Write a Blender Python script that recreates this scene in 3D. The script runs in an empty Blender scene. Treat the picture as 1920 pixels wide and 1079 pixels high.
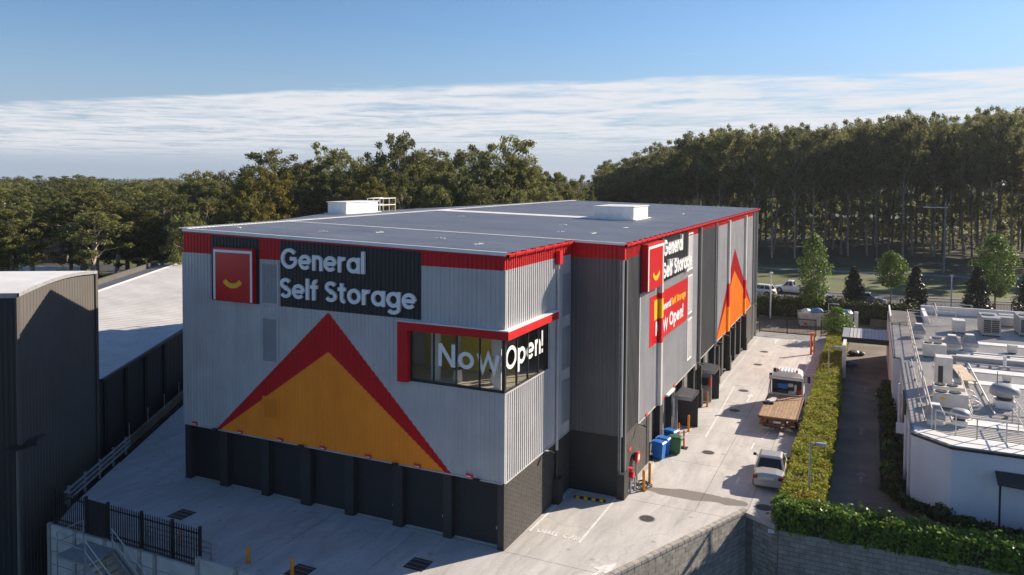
import bpy, bmesh, math, random
import numpy as np
from mathutils import Vector, Matrix
random.seed(11); rng = np.random.default_rng(11)
sc = bpy.context.scene
COL = sc.collection
R_ = math.radians

# ------------------------------------------------------------------ camera
cd = bpy.data.cameras.new('camera'); cam = bpy.data.objects.new('camera', cd); COL.objects.link(cam); sc.camera = cam
cd.sensor_width = 36.0; cd.lens = 1449.3 / 1920 * 36; cd.shift_y = -155.0 / 1920
cd.clip_start = 0.5; cd.clip_end = 6000
_yaw, _pit, _rol = .4345, .0367, .0066
_c, _s = math.cos(_yaw), math.sin(_yaw)
_f = Vector((-_s*math.cos(_pit), _c*math.cos(_pit), -math.sin(_pit))); _r = Vector((_c, _s, 0)); _u = _r.cross(_f)
_r2 = _r*math.cos(_rol) + _u*math.sin(_rol); _u2 = _u*math.cos(_rol) - _r*math.sin(_rol)
cam.matrix_world = Matrix(((_r2.x, _u2.x, -_f.x, 13.7416), (_r2.y, _u2.y, -_f.y, -28.9745), (_r2.z, _u2.z, -_f.z, 15.8129), (0, 0, 0, 1)))

# ------------------------------------------------------------------ sun and sky
SUN_AZ, SUN_EL = R_(38), R_(26.5)
sl = bpy.data.lights.new('sun', 'SUN'); sl.energy = 5.0; sl.angle = R_(.53); sl.color = (1.0, .85, .68)
sun = bpy.data.objects.new('sun', sl); COL.objects.link(sun)
sdir = Vector((math.sin(SUN_AZ)*math.cos(SUN_EL), math.cos(SUN_AZ)*math.cos(SUN_EL), math.sin(SUN_EL)))
sun.rotation_euler = sdir.to_track_quat('Z', 'Y').to_euler(); sun.location = sdir*200
W = bpy.data.worlds.new('World'); sc.world = W; W.use_nodes = True
nt = W.node_tree; nt.nodes.clear()
def N(t, **k):
    n = nt.nodes.new(t)
    for a, b in k.items(): setattr(n, a, b)
    return n
def mth(op, a, b=None, c=None):
    n = N('ShaderNodeMath', operation=op)
    for i, v in enumerate((a, b, c)):
        if v is None: continue
        if isinstance(v, (int, float)): n.inputs[i].default_value = v
        else: nt.links.new(v, n.inputs[i])
    return n.outputs[0]
def sstep(v, a, b):
    n = N('ShaderNodeMapRange', interpolation_type='SMOOTHSTEP'); nt.links.new(v, n.inputs[0])
    n.inputs[1].default_value = a; n.inputs[2].default_value = b
    return n.outputs[0]
SKY_STR = .070
sky = N('ShaderNodeTexSky', sky_type='NISHITA'); sky.sun_disc = False; sky.sun_elevation = SUN_EL; sky.sun_rotation = SUN_AZ
sky.air_density = 1.0; sky.dust_density = .25; sky.ozone_density = 5.5; sky.altitude = 50
tc = N('ShaderNodeTexCoord'); sx = N('ShaderNodeSeparateXYZ'); nt.links.new(tc.outputs['Generated'], sx.inputs[0])
dx, dy, dz = sx.outputs
zc = mth('MAXIMUM', dz, .012)
pu, pv = mth('DIVIDE', dx, zc), mth('DIVIDE', dy, zc)          # the cloud layer at height 1
# coordinates along and across the edge of the cloud sheet
al = mth('ADD', mth('MULTIPLY', pu, .975), mth('MULTIPLY', pv, .223)); ac = mth('SUBTRACT', mth('MULTIPLY', pv, .985), mth('MULTIPLY', pu, .100))
def cnoise(sa, sb, scale, det, rough, dist=0.0):
    cv = N('ShaderNodeCombineXYZ'); nt.links.new(mth('MULTIPLY', al, sa), cv.inputs[0]); nt.links.new(mth('MULTIPLY', ac, sb), cv.inputs[1])
    n = N('ShaderNodeTexNoise'); n.inputs['Scale'].default_value = scale; n.inputs['Detail'].default_value = det; n.inputs['Roughness'].default_value = rough
    n.inputs['Distortion'].default_value = dist; nt.links.new(cv.outputs[0], n.inputs['Vector']); return n.outputs[0]
wob = cnoise(.35, .5, 1.0, 5, .65)
edge = sstep(mth('ADD', ac, mth('MULTIPLY', mth('SUBTRACT', wob, .5), 1.6)), 7.7, 8.25)
big = cnoise(.34, .40, 1.0, 7, .62, .5); fine = cnoise(.9, 1.0, 1.6, 8, .66, .3)
dens = mth('ADD', mth('MULTIPLY', sstep(big, .38, .56), .60), mth('MULTIPLY', sstep(fine, .30, .64), .62))
dens = mth('MINIMUM', mth('MULTIPLY', dens, edge), 1.0)
dens = mth('MULTIPLY', dens, mth('SUBTRACT', 1.0, mth('MULTIPLY', sstep(ac, 13, 34), .55)))
wisp = mth('MULTIPLY', sstep(cnoise(.5, 1.6, .8, 6, .65, 1.0), .62, .78), mth('MULTIPLY', sstep(ac, 4.4, 5.4), .35))
dens = mth('MAXIMUM', dens, wisp)
dens = mth('MULTIPLY', dens, sstep(dz, .006, .03))
hz = N('ShaderNodeMix', data_type='RGBA')                         # pale air low over the horizon
nt.links.new(sky.outputs[0], hz.inputs[6]); hz.inputs[7].default_value = (.20/SKY_STR, .25/SKY_STR, .335/SKY_STR, 1)
hfac = mth('MULTIPLY', mth('SUBTRACT', 1.0, sstep(mth('ABSOLUTE', dz), .0, .20)), .82); nt.links.new(hfac, hz.inputs[0])
cm = N('ShaderNodeMix', data_type='RGBA'); nt.links.new(mth('MULTIPLY', dens, .92), cm.inputs[0]); nt.links.new(hz.outputs[2], cm.inputs[6])
cm.inputs[7].default_value = (.445/SKY_STR, .45/SKY_STR, .47/SKY_STR, 1)
bg = N('ShaderNodeBackground'); bg.inputs[1].default_value = SKY_STR; nt.links.new(cm.outputs[2], bg.inputs[0])
wo = N('ShaderNodeOutputWorld'); nt.links.new(bg.outputs[0], wo.inputs[0])
sc.view_settings.view_transform = 'Standard'; sc.view_settings.look = 'None'; sc.view_settings.gamma = 1; sc.view_settings.exposure = .90
sc.view_settings.use_curve_mapping = False
sc.cycles.volume_bounces = 0; sc.cycles.max_bounces = 6; sc.cycles.transparent_max_bounces = 8; sc.cycles.diffuse_bounces = 3; sc.cycles.glossy_bounces = 3

# ------------------------------------------------------------------ materials
def mat(name, col, rough=.6, metal=0.0, var=.12, scale=3.0, bump=0.0, bscale=40.0, spec=.5, col2=None, island=0.0, streak=0.0, trans=0.0, objvar=0.0, stretch=None, sheet=None):
    m = bpy.data.materials.new(name); m.use_nodes = True; t = m.node_tree; b = t.nodes['Principled BSDF']
    b.inputs['Roughness'].default_value = rough; b.inputs['Metallic'].default_value = metal
    b.inputs['Specular IOR Level'].default_value = spec
    def n(ty, **k):
        x = t.nodes.new(ty)
        for a, v in k.items(): setattr(x, a, v)
        return x
    g = n('ShaderNodeNewGeometry'); src = g.outputs['Position']
    if stretch:
        mp = n('ShaderNodeVectorMath', operation='MULTIPLY'); mp.inputs[1].default_value = stretch; t.links.new(src, mp.inputs[0]); src = mp.outputs[0]
    nz = n('ShaderNodeTexNoise'); nz.inputs['Scale'].default_value = scale; nz.inputs['Detail'].default_value = 5; nz.inputs['Roughness'].default_value = .6
    t.links.new(src, nz.inputs['Vector'])
    c2 = col2 if col2 else tuple(c*(1-2*var) for c in col)
    c1 = col if col2 else tuple(min(1, c*(1+var)) for c in col)
    mx = n('ShaderNodeMix', data_type='RGBA'); mx.inputs[6].default_value = (*c2, 1); mx.inputs[7].default_value = (*c1, 1)
    mr = n('ShaderNodeMapRange'); mr.inputs[1].default_value = .32; mr.inputs[2].default_value = .68; t.links.new(nz.outputs[0], mr.inputs[0]); t.links.new(mr.outputs[0], mx.inputs[0])
    out = mx.outputs[2]
    def vmul(out, fac_out, lo, hi):
        r = n('ShaderNodeMapRange'); t.links.new(fac_out, r.inputs[0]); r.inputs[3].default_value = lo; r.inputs[4].default_value = hi
        h = n('ShaderNodeHueSaturation'); t.links.new(r.outputs[0], h.inputs['Value']); t.links.new(out, h.inputs['Color']); return h.outputs[0]
    if island: out = vmul(out, g.outputs['Random Per Island'], 1-island, 1+island)
    if objvar:
        oi = n('ShaderNodeObjectInfo'); out = vmul(out, oi.outputs['Random'], 1-objvar, 1+objvar)
    if sheet:                                              # sheet to sheet difference along the run of the ribs
        sw, amt = sheet; sp = n('ShaderNodeSeparateXYZ'); t.links.new(g.outputs['Position'], sp.inputs[0])
        ad = n('ShaderNodeMath', operation='ADD'); t.links.new(sp.outputs[1], ad.inputs[1])
        if sw > 0: t.links.new(sp.outputs[0], ad.inputs[0])
        else: ad.inputs[0].default_value = 300.0
        dv = n('ShaderNodeMath', operation='DIVIDE'); t.links.new(ad.outputs[0], dv.inputs[0]); dv.inputs[1].default_value = abs(sw); fl = n('ShaderNodeMath', operation='FLOOR'); t.links.new(dv.outputs[0], fl.inputs[0])
        wn = n('ShaderNodeTexWhiteNoise', noise_dimensions='1D'); t.links.new(fl.outputs[0], wn.inputs['W']); out = vmul(out, wn.outputs['Value'], 1-amt, 1+amt)
    if streak:
        mp = n('ShaderNodeVectorMath', operation='MULTIPLY'); mp.inputs[1].default_value = (2.2, 2.2, .12); t.links.new(g.outputs['Position'], mp.inputs[0])
        z2 = n('ShaderNodeTexNoise'); z2.inputs['Scale'].default_value = 1.0; z2.inputs['Detail'].default_value = 4; t.links.new(mp.outputs[0], z2.inputs['Vector'])
        out = vmul(out, z2.outputs[0], 1-streak, 1+streak)
    t.links.new(out, b.inputs['Base Color'])
    if bump:
        bz = n('ShaderNodeTexNoise'); bz.inputs['Scale'].default_value = bscale; bz.inputs['Detail'].default_value = 4; t.links.new(g.outputs['Position'], bz.inputs['Vector'])
        bp = n('ShaderNodeBump'); bp.inputs['Strength'].default_value = bump; bp.inputs['Distance'].default_value = .02
        t.links.new(bz.outputs[0], bp.inputs['Height']); t.links.new(bp.outputs[0], b.inputs['Normal'])
    if trans:
        tr = n('ShaderNodeBsdfTranslucent'); t.links.new(out, tr.inputs[0]); ms = n('ShaderNodeMixShader'); ms.inputs[0].default_value = trans
        o = t.nodes['Material Output']; t.links.new(b.outputs[0], ms.inputs[1]); t.links.new(tr.outputs[0], ms.inputs[2]); t.links.new(ms.outputs[0], o.inputs[0])
    return m
def glass(name, tint, refl=.12, rough=.02):
    m = bpy.data.materials.new(name); m.use_nodes = True; t = m.node_tree; t.nodes.clear()
    a = t.nodes.new('ShaderNodeBsdfTransparent'); a.inputs[0].default_value = (*tint, 1)
    g = t.nodes.new('ShaderNodeBsdfGlossy'); g.inputs['Roughness'].default_value = rough
    lw = t.nodes.new('ShaderNodeLayerWeight'); fr = t.nodes.new('ShaderNodeMath'); fr.operation = 'POWER'; fr.inputs[1].default_value = 5; t.links.new(lw.outputs['Facing'], fr.inputs[0])
    ad = t.nodes.new('ShaderNodeMath'); ad.operation = 'ADD'; ad.inputs[1].default_value = refl; t.links.new(fr.outputs[0], ad.inputs[0])
    mx = t.nodes.new('ShaderNodeMixShader'); o = t.nodes.new('ShaderNodeOutputMaterial')
    t.links.new(ad.outputs[0], mx.inputs[0]); t.links.new(a.outputs[0], mx.inputs[1]); t.links.new(g.outputs[0], mx.inputs[2]); t.links.new(mx.outputs[0], o.inputs[0])
    return m
M = {}
M['clad'] = mat('light_grey_cladding', (.47, .47, .475), .45, 0, .06, .6, streak=.12, sheet=(.88, .03))
M['clad_dark'] = mat('charcoal_cladding', (.105, .105, .108), .45, 0, .06, .6, streak=.12, sheet=(.88, .04))
M['black_panel'] = mat('black_cladding', (.018, .018, .021), .55, 0, .1, .6)
M['red'] = mat('red_paint', (.53, .006, .012), .5, 0, .05, .5, streak=.08, spec=.3, sheet=(.88, .03))
M['red_gloss'] = mat('red_sign_face', (.52, .004, .012), .3, 0, .04, .5)
M['orange'] = mat('orange_paint', (1.0, .30, .022), .5, 0, .05, .5, streak=.08, spec=.3, sheet=(.88, .025))
M['yellow'] = mat('yellow_print', (.85, .45, .01), .4, 0, .04, 1)
M['white'] = mat('white_paint', (.74, .74, .73), .45, 0, .06, 2)
M['far_leaf'] = mat('far_canopy', (.085, .092, .040), .8, 0, .2, .02, col2=(.06, .07, .032), island=.15, spec=.1, trans=.2)
M['path'] = mat('grey_path', (.20, .20, .21), .9, 0, .15, .5)
M['roof_rear'] = mat('rear_roof_shade_grey', (.23, .235, .25), .5, 0, .08, .5)  # darker grey paints in the shade of the warehouse's rear slope
M['yard_conc'] = mat('yard_concrete', (.43, .44, .45), .85, 0, .08, .5, col2=(.33, .34, .35), bump=.15, bscale=30)
M['letter'] = mat('letter_white', (.78, .79, .80), .4, 0, .03, 1)
M['white_roof'] = mat('white_roof_metal', (.74, .735, .72), .5, 0, .07, .7)
M['base'] = mat('charcoal_masonry', (.024, .024, .026), .6, 0, .12, 2.0, bump=.25, bscale=25)
M['base_block'] = mat('painted_blockwork', (.060, .056, .053), .6, 0, .1, 3.0, bump=.3, bscale=60, island=.10)
M['shutter'] = mat('charcoal_shutter', (.008, .008, .009), .6, 0, .1, 1.5)
M['shutter2'] = mat('grey_shutter', (.20, .195, .19), .38, .3, .12, 1.0, streak=.12)
M['roof'] = mat('grey_metal_roof', (.38, .385, .40), .45, .05, .07, .30, streak=.10, sheet=(-.78, .05))
M['galv'] = mat('galvanised_steel', (.45, .46, .48), .42, .5, .12, 6)
M['dark'] = mat('black_metal', (.012, .012, .013), .45, 0, .1, 5)
M['frame'] = mat('dark_window_frame', (.022, .022, .023), .4, 0, .1, 5)
M['steel'] = mat('grey_steel', (.32, .33, .34), .45, .2, .1, 4)
M['concrete'] = mat('pale_concrete', (.43, .415, .39), .85, 0, .07, .8, bump=.15, bscale=30)
M['panel'] = mat('precast_concrete', (.50, .50, .48), .85, 0, .12, 1.2, bump=.2, bscale=25, streak=.15)
M['cap'] = mat('grey_capstone', (.36, .34, .31), .85, 0, .15, 3, bump=.25, bscale=40, objvar=.10)
M['block'] = mat('grey_block', (.33, .315, .28), .85, 0, .16, 2.2, bump=.3, bscale=40, objvar=.14, island=.1, streak=.2)
M['mortar'] = mat('mortar_joint', (.16, .15, .135), .9, 0, .15, 3)
M['asphalt'] = mat('asphalt', (.062, .062, .064), .85, 0, .18, .5, bump=.2, bscale=60)
M['old_conc'] = mat('stained_concrete', (.185, .15, .115), .85, 0, .2, .45, col2=(.085, .07, .056), bump=.2, bscale=30)
M['earth'] = mat('dark_earth', (.035, .03, .024), .95, 0, .3, .5)
M['grass'] = mat('mown_grass', (.085, .13, .025), .9, 0, .2, .25, col2=(.08, .072, .035), bump=.5, bscale=8)
M['litter'] = mat('leaf_litter', (.06, .05, .032), .95, 0, .2, .12, col2=(.05, .06, .022), bump=.5, bscale=6)
M['paint'] = mat('line_paint', (.70, .70, .69), .7, 0, .12, 5)
M['tint'] = glass('tinted_window', (.05, .055, .06), .08)
M['clear'] = glass('clear_glazing', (.96, .97, .96), .07)
M['bollard'] = mat('orange_yellow_paint', (.72, .27, .015), .45, 0, .08, 6)
M['safety'] = mat('fluorescent_orange', (.85, .16, .02), .5, 0, .05, 6)
M['blue'] = mat('blue_plastic', (.012, .15, .50), .4, 0, .06, 5)
M['green'] = mat('green_plastic', (.012, .115, .035), .4, 0, .06, 5)
M['rubber'] = mat('black_rubber', (.014, .014, .014), .7, 0, .1, 9)
M['iron'] = mat('cast_iron', (.045, .042, .040), .7, 0, .2, 9)
M['fire_red'] = mat('hydrant_red', (.62, .012, .02), .4, 0, .05, 9)
M['timber'] = mat('weathered_timber', (.42, .28, .16), .7, 0, .2, 4, col2=(.22, .14, .085), stretch=(3, .6, 1), objvar=.12)
M['paint_worn'] = mat('worn_line_paint', (.72, .71, .70), .75, 0, .15, 7)
M['rust'] = mat('rusty_steel', (.22, .10, .05), .75, 0, .3, 5)
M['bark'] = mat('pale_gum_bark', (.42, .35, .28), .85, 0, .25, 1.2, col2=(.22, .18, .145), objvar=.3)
M['bark_dark'] = mat('dark_gum_bark', (.30, .26, .21), .85, 0, .25, 1.2, col2=(.13, .11, .09), objvar=.6)  # darker bark for the trees of the wood
M['leaf'] = mat('eucalypt_leaf', (.185, .180, .056), .65, 0, .2, .10, col2=(.12, .14, .05), island=.5, spec=.2, trans=.45, objvar=.28)
M['leaf_y'] = mat('golden_leaf', (.20, .165, .030), .65, 0, .2, .2, col2=(.125, .13, .032), island=.4, spec=.25, trans=.38)
M['leaf_wood'] = mat('forest_leaf', (.215, .205, .085), .65, 0, .2, .08, col2=(.145, .16, .065), island=.5, spec=.2, trans=.5, objvar=.3)
M['leaf_b'] = mat('bright_leaf', (.15, .22, .035), .55, 0, .2, .5, col2=(.10, .16, .028), island=.4, trans=.35)
M['leaf_d'] = mat('magnolia_leaf', (.026, .038, .016), .38, 0, .2, .7, col2=(.05, .045, .02), island=.5, trans=.1)
M['hedge'] = mat('hedge_leaf', (.28, .33, .045), .7, 0, .2, .6, col2=(.32, .29, .05), island=.45, spec=.1, trans=.4)
M['hedge_g'] = mat('glossy_hedge_leaf', (.16, .25, .035), .45, 0, .2, 1.2, col2=(.10, .19, .028), island=.5, spec=.3, trans=.3)
M['hedge_d'] = mat('dark_hedge_leaf', (.045, .065, .022), .6, 0, .2, .8, col2=(.08, .085, .026), spec=.25, island=.5, trans=.15)
M['twig'] = mat('dark_twigs', (.03, .026, .016), .9, 0, .2, 3)  # dark brown for hedge cores and bush stems
M['silver'] = mat('silver_beige_paint', (.50, .47, .42), .28, .45, .02, 1)
M['carwhite'] = mat('white_car_paint', (.78, .78, .77), .25, 0, .02, 1)
M['cargrey'] = mat('grey_car_paint', (.32, .35, .39), .25, .4, .02, 1)
M['lamp_red'] = mat('red_lamp_lens', (.28, .008, .012), .2, 0, .05, 9)
M['lamp_clear'] = mat('clear_lamp_lens', (.7, .7, .68), .15, 0, .03, 9)
M['amber'] = mat('amber_lens', (.7, .2, .02), .2, 0, .05, 9)
M['plate'] = mat('number_plate', (.62, .62, .60), .4, 0, .05, 9)
M['nbwall'] = mat('white_render_wall', (.66, .68, .72), .7, 0, .05, .5, streak=.06, bump=.1, bscale=20)
M['nbroof'] = mat('weathered_white_roof', (.44, .425, .40), .55, 0, .16, .45, col2=(.32, .31, .30))
M['cream'] = mat('cream_enamel', (.66, .63, .57), .45, 0, .08, 2)
M['mesh'] = mat('dark_grille', (.03, .03, .032), .6, 0, .1, 8)
M['ply'] = mat('plywood', (.52, .42, .30), .75, 0, .15, 2)
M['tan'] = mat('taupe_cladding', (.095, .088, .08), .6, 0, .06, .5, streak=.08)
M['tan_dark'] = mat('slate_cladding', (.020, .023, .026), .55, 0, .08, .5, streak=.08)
M['bin_white'] = mat('dirty_white_skip', (.55, .52, .48), .6, 0, .16, 2, streak=.2)
M['bag_blue'] = mat('blue_bag', (.12, .22, .42), .4, 0, .2, 4)
M['bag_white'] = mat('white_bag', (.62, .62, .62), .45, 0, .15, 4)
M['bag_dark'] = mat('dark_rubbish', (.05, .055, .045), .5, 0, .3, 3)
M['room'] = mat('white_room_paint', (.7, .69, .66), .7, 0, .04, 2)
M['roomfloor'] = mat('pale_vinyl_floor', (.56, .51, .43), .4, 0, .06, 2)
M['roomyellow'] = mat('yellow_unit_wall', (.80, .58, .02), .45, 0, .05, 2)
M['brick_red'] = mat('red_sign_print', (.62, .03, .03), .5, 0, .05, 9)

# ------------------------------------------------------------------ mesh helpers
class MB:
    def __init__(s): s.v = []; s.f = []; s.m = []; s.k = 0
    def add(s, vs, fs):
        o = len(s.v); s.v += [tuple(v) for v in vs]; s.f += [tuple(i+o for i in f) for f in fs]; s.m += [s.k]*len(fs); return s
    def quad(s, a, b, c, d): return s.add([a, b, c, d], [(0, 1, 2, 3)])
    def box(s, x0, x1, y0, y1, z0, z1):
        v = [(x, y, z) for z in (z0, z1) for y in (y0, y1) for x in (x0, x1)]
        return s.add(v, [(0, 2, 3, 1), (4, 5, 7, 6), (0, 1, 5, 4), (2, 6, 7, 3), (0, 4, 6, 2), (1, 3, 7, 5)])
    def obox(s, c, ax, ay, az):
        c, ax, ay, az = map(Vector, (c, ax, ay, az))
        v = [c+ax*i+ay*j+az*k for k in (-1, 1) for j in (-1, 1) for i in (-1, 1)]
        return s.add(v, [(0, 2, 3, 1), (4, 5, 7, 6), (0, 1, 5, 4), (2, 6, 7, 3), (0, 4, 6, 2), (1, 3, 7, 5)])
    def bar(s, a, b, w, h=None, up=(0, 0, 1)):
        a, b = Vector(a), Vector(b); d = b-a; L = d.length; d.normalize(); u = Vector(up)
        if abs(d.dot(u)) > .99: u = Vector((0, 1, 0))
        sd = d.cross(u).normalized(); u = sd.cross(d)
        return s.obox((a+b)/2, d*L/2, sd*w/2, u*(h or w)/2)
    def cyl(s, a, b, r0, r1=None, n=10, cap=True):
        a, b = Vector(a), Vector(b); r1 = r0 if r1 is None else r1; d = (b-a).normalized()
        u = Vector((0, 0, 1)) if abs(d.z) < .9 else Vector((1, 0, 0)); p = d.cross(u).normalized(); q = d.cross(p)
        v = []
        for c, r in ((a, r0), (b, r1)):
            for i in range(n): t = 2*math.pi*i/n; v.append(c+p*r*math.cos(t)+q*r*math.sin(t))
        f = [(i, i+n, (i+1) % n+n, (i+1) % n) for i in range(n)]
        if cap: f += [tuple(range(n)), tuple(range(2*n-1, n-1, -1))]
        return s.add(v, f)
    def tube(s, pts, r, n=6):
        for a, b in zip(pts[:-1], pts[1:]): s.cyl(a, b, r, r, n)
        return s
    def lathe(s, c, prof, n=14):
        c = Vector(c); v = []; f = []
        for r, z in prof:
            for i in range(n): t = 2*math.pi*i/n; v.append(c+Vector((r*math.cos(t), r*math.sin(t), z)))
        for j in range(len(prof)-1):
            for i in range(n): f.append((j*n+i, j*n+(i+1) % n, (j+1)*n+(i+1) % n, (j+1)*n+i))
        f.append(tuple(range(n-1, -1, -1))); f.append(tuple(range((len(prof)-1)*n, len(prof)*n)))
        return s.add(v, f)
    def prism(s, poly, z0, z1):
        n = len(poly); ar = sum(poly[i][0]*poly[(i+1) % n][1]-poly[(i+1) % n][0]*poly[i][1] for i in range(n))
        if ar < 0: poly = poly[::-1]
        zl = z0 if callable(z0) else (lambda x, y: z0); zh = z1 if callable(z1) else (lambda x, y: z1)
        v = [(x, y, zl(x, y)) for x, y in poly]+[(x, y, zh(x, y)) for x, y in poly]
        return s.add(v, [tuple(range(n-1, -1, -1)), tuple(range(n, 2*n))]+[(i, (i+1) % n, (i+1) % n+n, i+n) for i in range(n)])
    def map(s, fn): s.v = [tuple(fn(*p)) for p in s.v]; return s
    def mesh(s, name, mats, smooth=False, bevel=0.0):
        me = bpy.data.meshes.new(name); me.from_pydata(s.v, [], s.f)
        for m in (mats if isinstance(mats, (list, tuple)) else [mats]): me.materials.append(m)
        if max(s.m, default=0) > 0: me.polygons.foreach_set('material_index', s.m)
        if bevel:
            bm = bmesh.new(); bm.from_mesh(me); bmesh.ops.remove_doubles(bm, verts=bm.verts, dist=1e-5)
            bmesh.ops.bevel(bm, geom=[e for e in bm.edges if len(e.link_faces) == 2 and e.calc_face_angle(0) > .5], offset=bevel, segments=2, affect='EDGES', clamp_overlap=True)
            bm.to_mesh(me); bm.free()
        if smooth: me.polygons.foreach_set('use_smooth', [True]*len(me.polygons))
        me.update(); return me
    def build(s, name, mats, parent=None, world=True, smooth=False, bevel=0.0, label=None):
        if parent is not None and world:
            r = parent
            while r.parent: r = r.parent
            ox, oy, oz = r.location
            if (ox, oy, oz) != (0, 0, 0): s.v = [(x-ox, y-oy, z-oz) for x, y, z in s.v]
        o = bpy.data.objects.new(name, s.mesh(name, mats, smooth, bevel)); COL.objects.link(o)
        if parent is not None: o.parent = parent
        if label: o['label'] = label
        return o
def tag(o, label=None, cat=None, group=None, kind=None):
    for k, v in (('label', label), ('category', cat), ('group', group), ('kind', kind)):
        if v: o[k] = v
    return o
def thing(name, label, cat, loc=(0, 0, 0), rz=0.0, group=None):
    o = bpy.data.objects.new(name, None); o.empty_display_size = .3; COL.objects.link(o); o.location = loc; o.rotation_euler = (0, 0, rz)
    return tag(o, label, cat, group)
def struct(o): o['kind'] = 'structure'; return o
def copy_tree(o, parent=None, **kw):
    c = o.copy(); COL.objects.link(c)
    if parent is not None: c.parent = parent
    for k in ('loc', 'rz', 'scale', 'label', 'group'):
        if k in kw and kw[k] is not None:
            if k == 'loc': c.location = kw[k]
            elif k == 'rz': c.rotation_euler = (0, 0, kw[k])
            elif k == 'scale': c.scale = kw[k]
            else: c[k] = kw[k]
    for ch in list(o.children): copy_tree(ch, c)
    return c
def gz(y): return -.0187*max(0.0, y)        # the drive falls away gently to the street
def quads_mesh(name, P, mats):               # P: (n,4,3)
    n = len(P); me = bpy.data.meshes.new(name); me.vertices.add(4*n); me.vertices.foreach_set('co', P.astype(np.float32).ravel())
    me.loops.add(4*n); me.loops.foreach_set('vertex_index', np.arange(4*n, dtype=np.int32))
    me.polygons.add(n); me.polygons.foreach_set('loop_start', np.arange(0, 4*n, 4, dtype=np.int32)); me.polygons.foreach_set('loop_total', np.full(n, 4, dtype=np.int32))
    me.materials.append(mats); me.update(calc_edges=True); return me
def leaf_quads(C, N_, size, asp=.55, tilt=.9, g=None):
    g = g or rng; n = len(C); N1 = N_ + g.normal(0, tilt, (n, 3)); N1 /= np.linalg.norm(N1, axis=1)[:, None]+1e-9
    A = np.cross(N1, g.normal(0, 1, (n, 3))); A /= np.linalg.norm(A, axis=1)[:, None]+1e-9; B = np.cross(N1, A)
    s = (size*g.uniform(.6, 1.35, n))[:, None]; A = A*s*.5; B = B*s*.5*asp
    return np.stack([C-A, C-B*1.0+A*.1, C+A, C+B*1.0+A*.1], 1)
def obj_from(name, me, parent=None):
    o = bpy.data.objects.new(name, me); COL.objects.link(o)
    if parent is not None: o.parent = parent
    return o

# ribbed sheet: u along the wall, t between lo(u) and hi(u), depth outwards
def rib_cols(u0, u1, pitch, d, phase=0.0):
    prof = [(0, 0), (.50, 0), (.60, d), (.90, d)]; out = []
    k0 = math.floor((u0-phase)/pitch)-1; k = k0
    pts = []
    while phase+k*pitch < u1+pitch:
        for a, h in prof: pts.append((phase+(k+a)*pitch, h))
        k += 1
    def at(u):
        for (a, ha), (b, hb) in zip(pts[:-1], pts[1:]):
            if a <= u <= b: return ha+(hb-ha)*(u-a)/(b-a)
        return 0
    out = [(u0, at(u0))]+[p for p in pts if u0+1e-4 < p[0] < u1-1e-4]+[(u1, at(u1))]
    return out
def ribbed(mb, fr, u0, u1, lo, hi, pitch=.22, d=.035, phase=0.0, cut=None):
    lo_ = lo if callable(lo) else (lambda u: lo); hi_ = hi if callable(hi) else (lambda u: hi)
    c = rib_cols(u0, u1, pitch, d, phase)
    for (a, ha), (b, hb) in zip(c[:-1], c[1:]):
        la, lb, za, zb = lo_(a), lo_(b), hi_(a), hi_(b)
        if za-la < 1e-4 and zb-lb < 1e-4: continue
        mb.quad(fr(a, ha, la), fr(b, hb, lb), fr(b, hb, max(zb, lb)), fr(a, ha, max(za, la)))
    return mb

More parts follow.
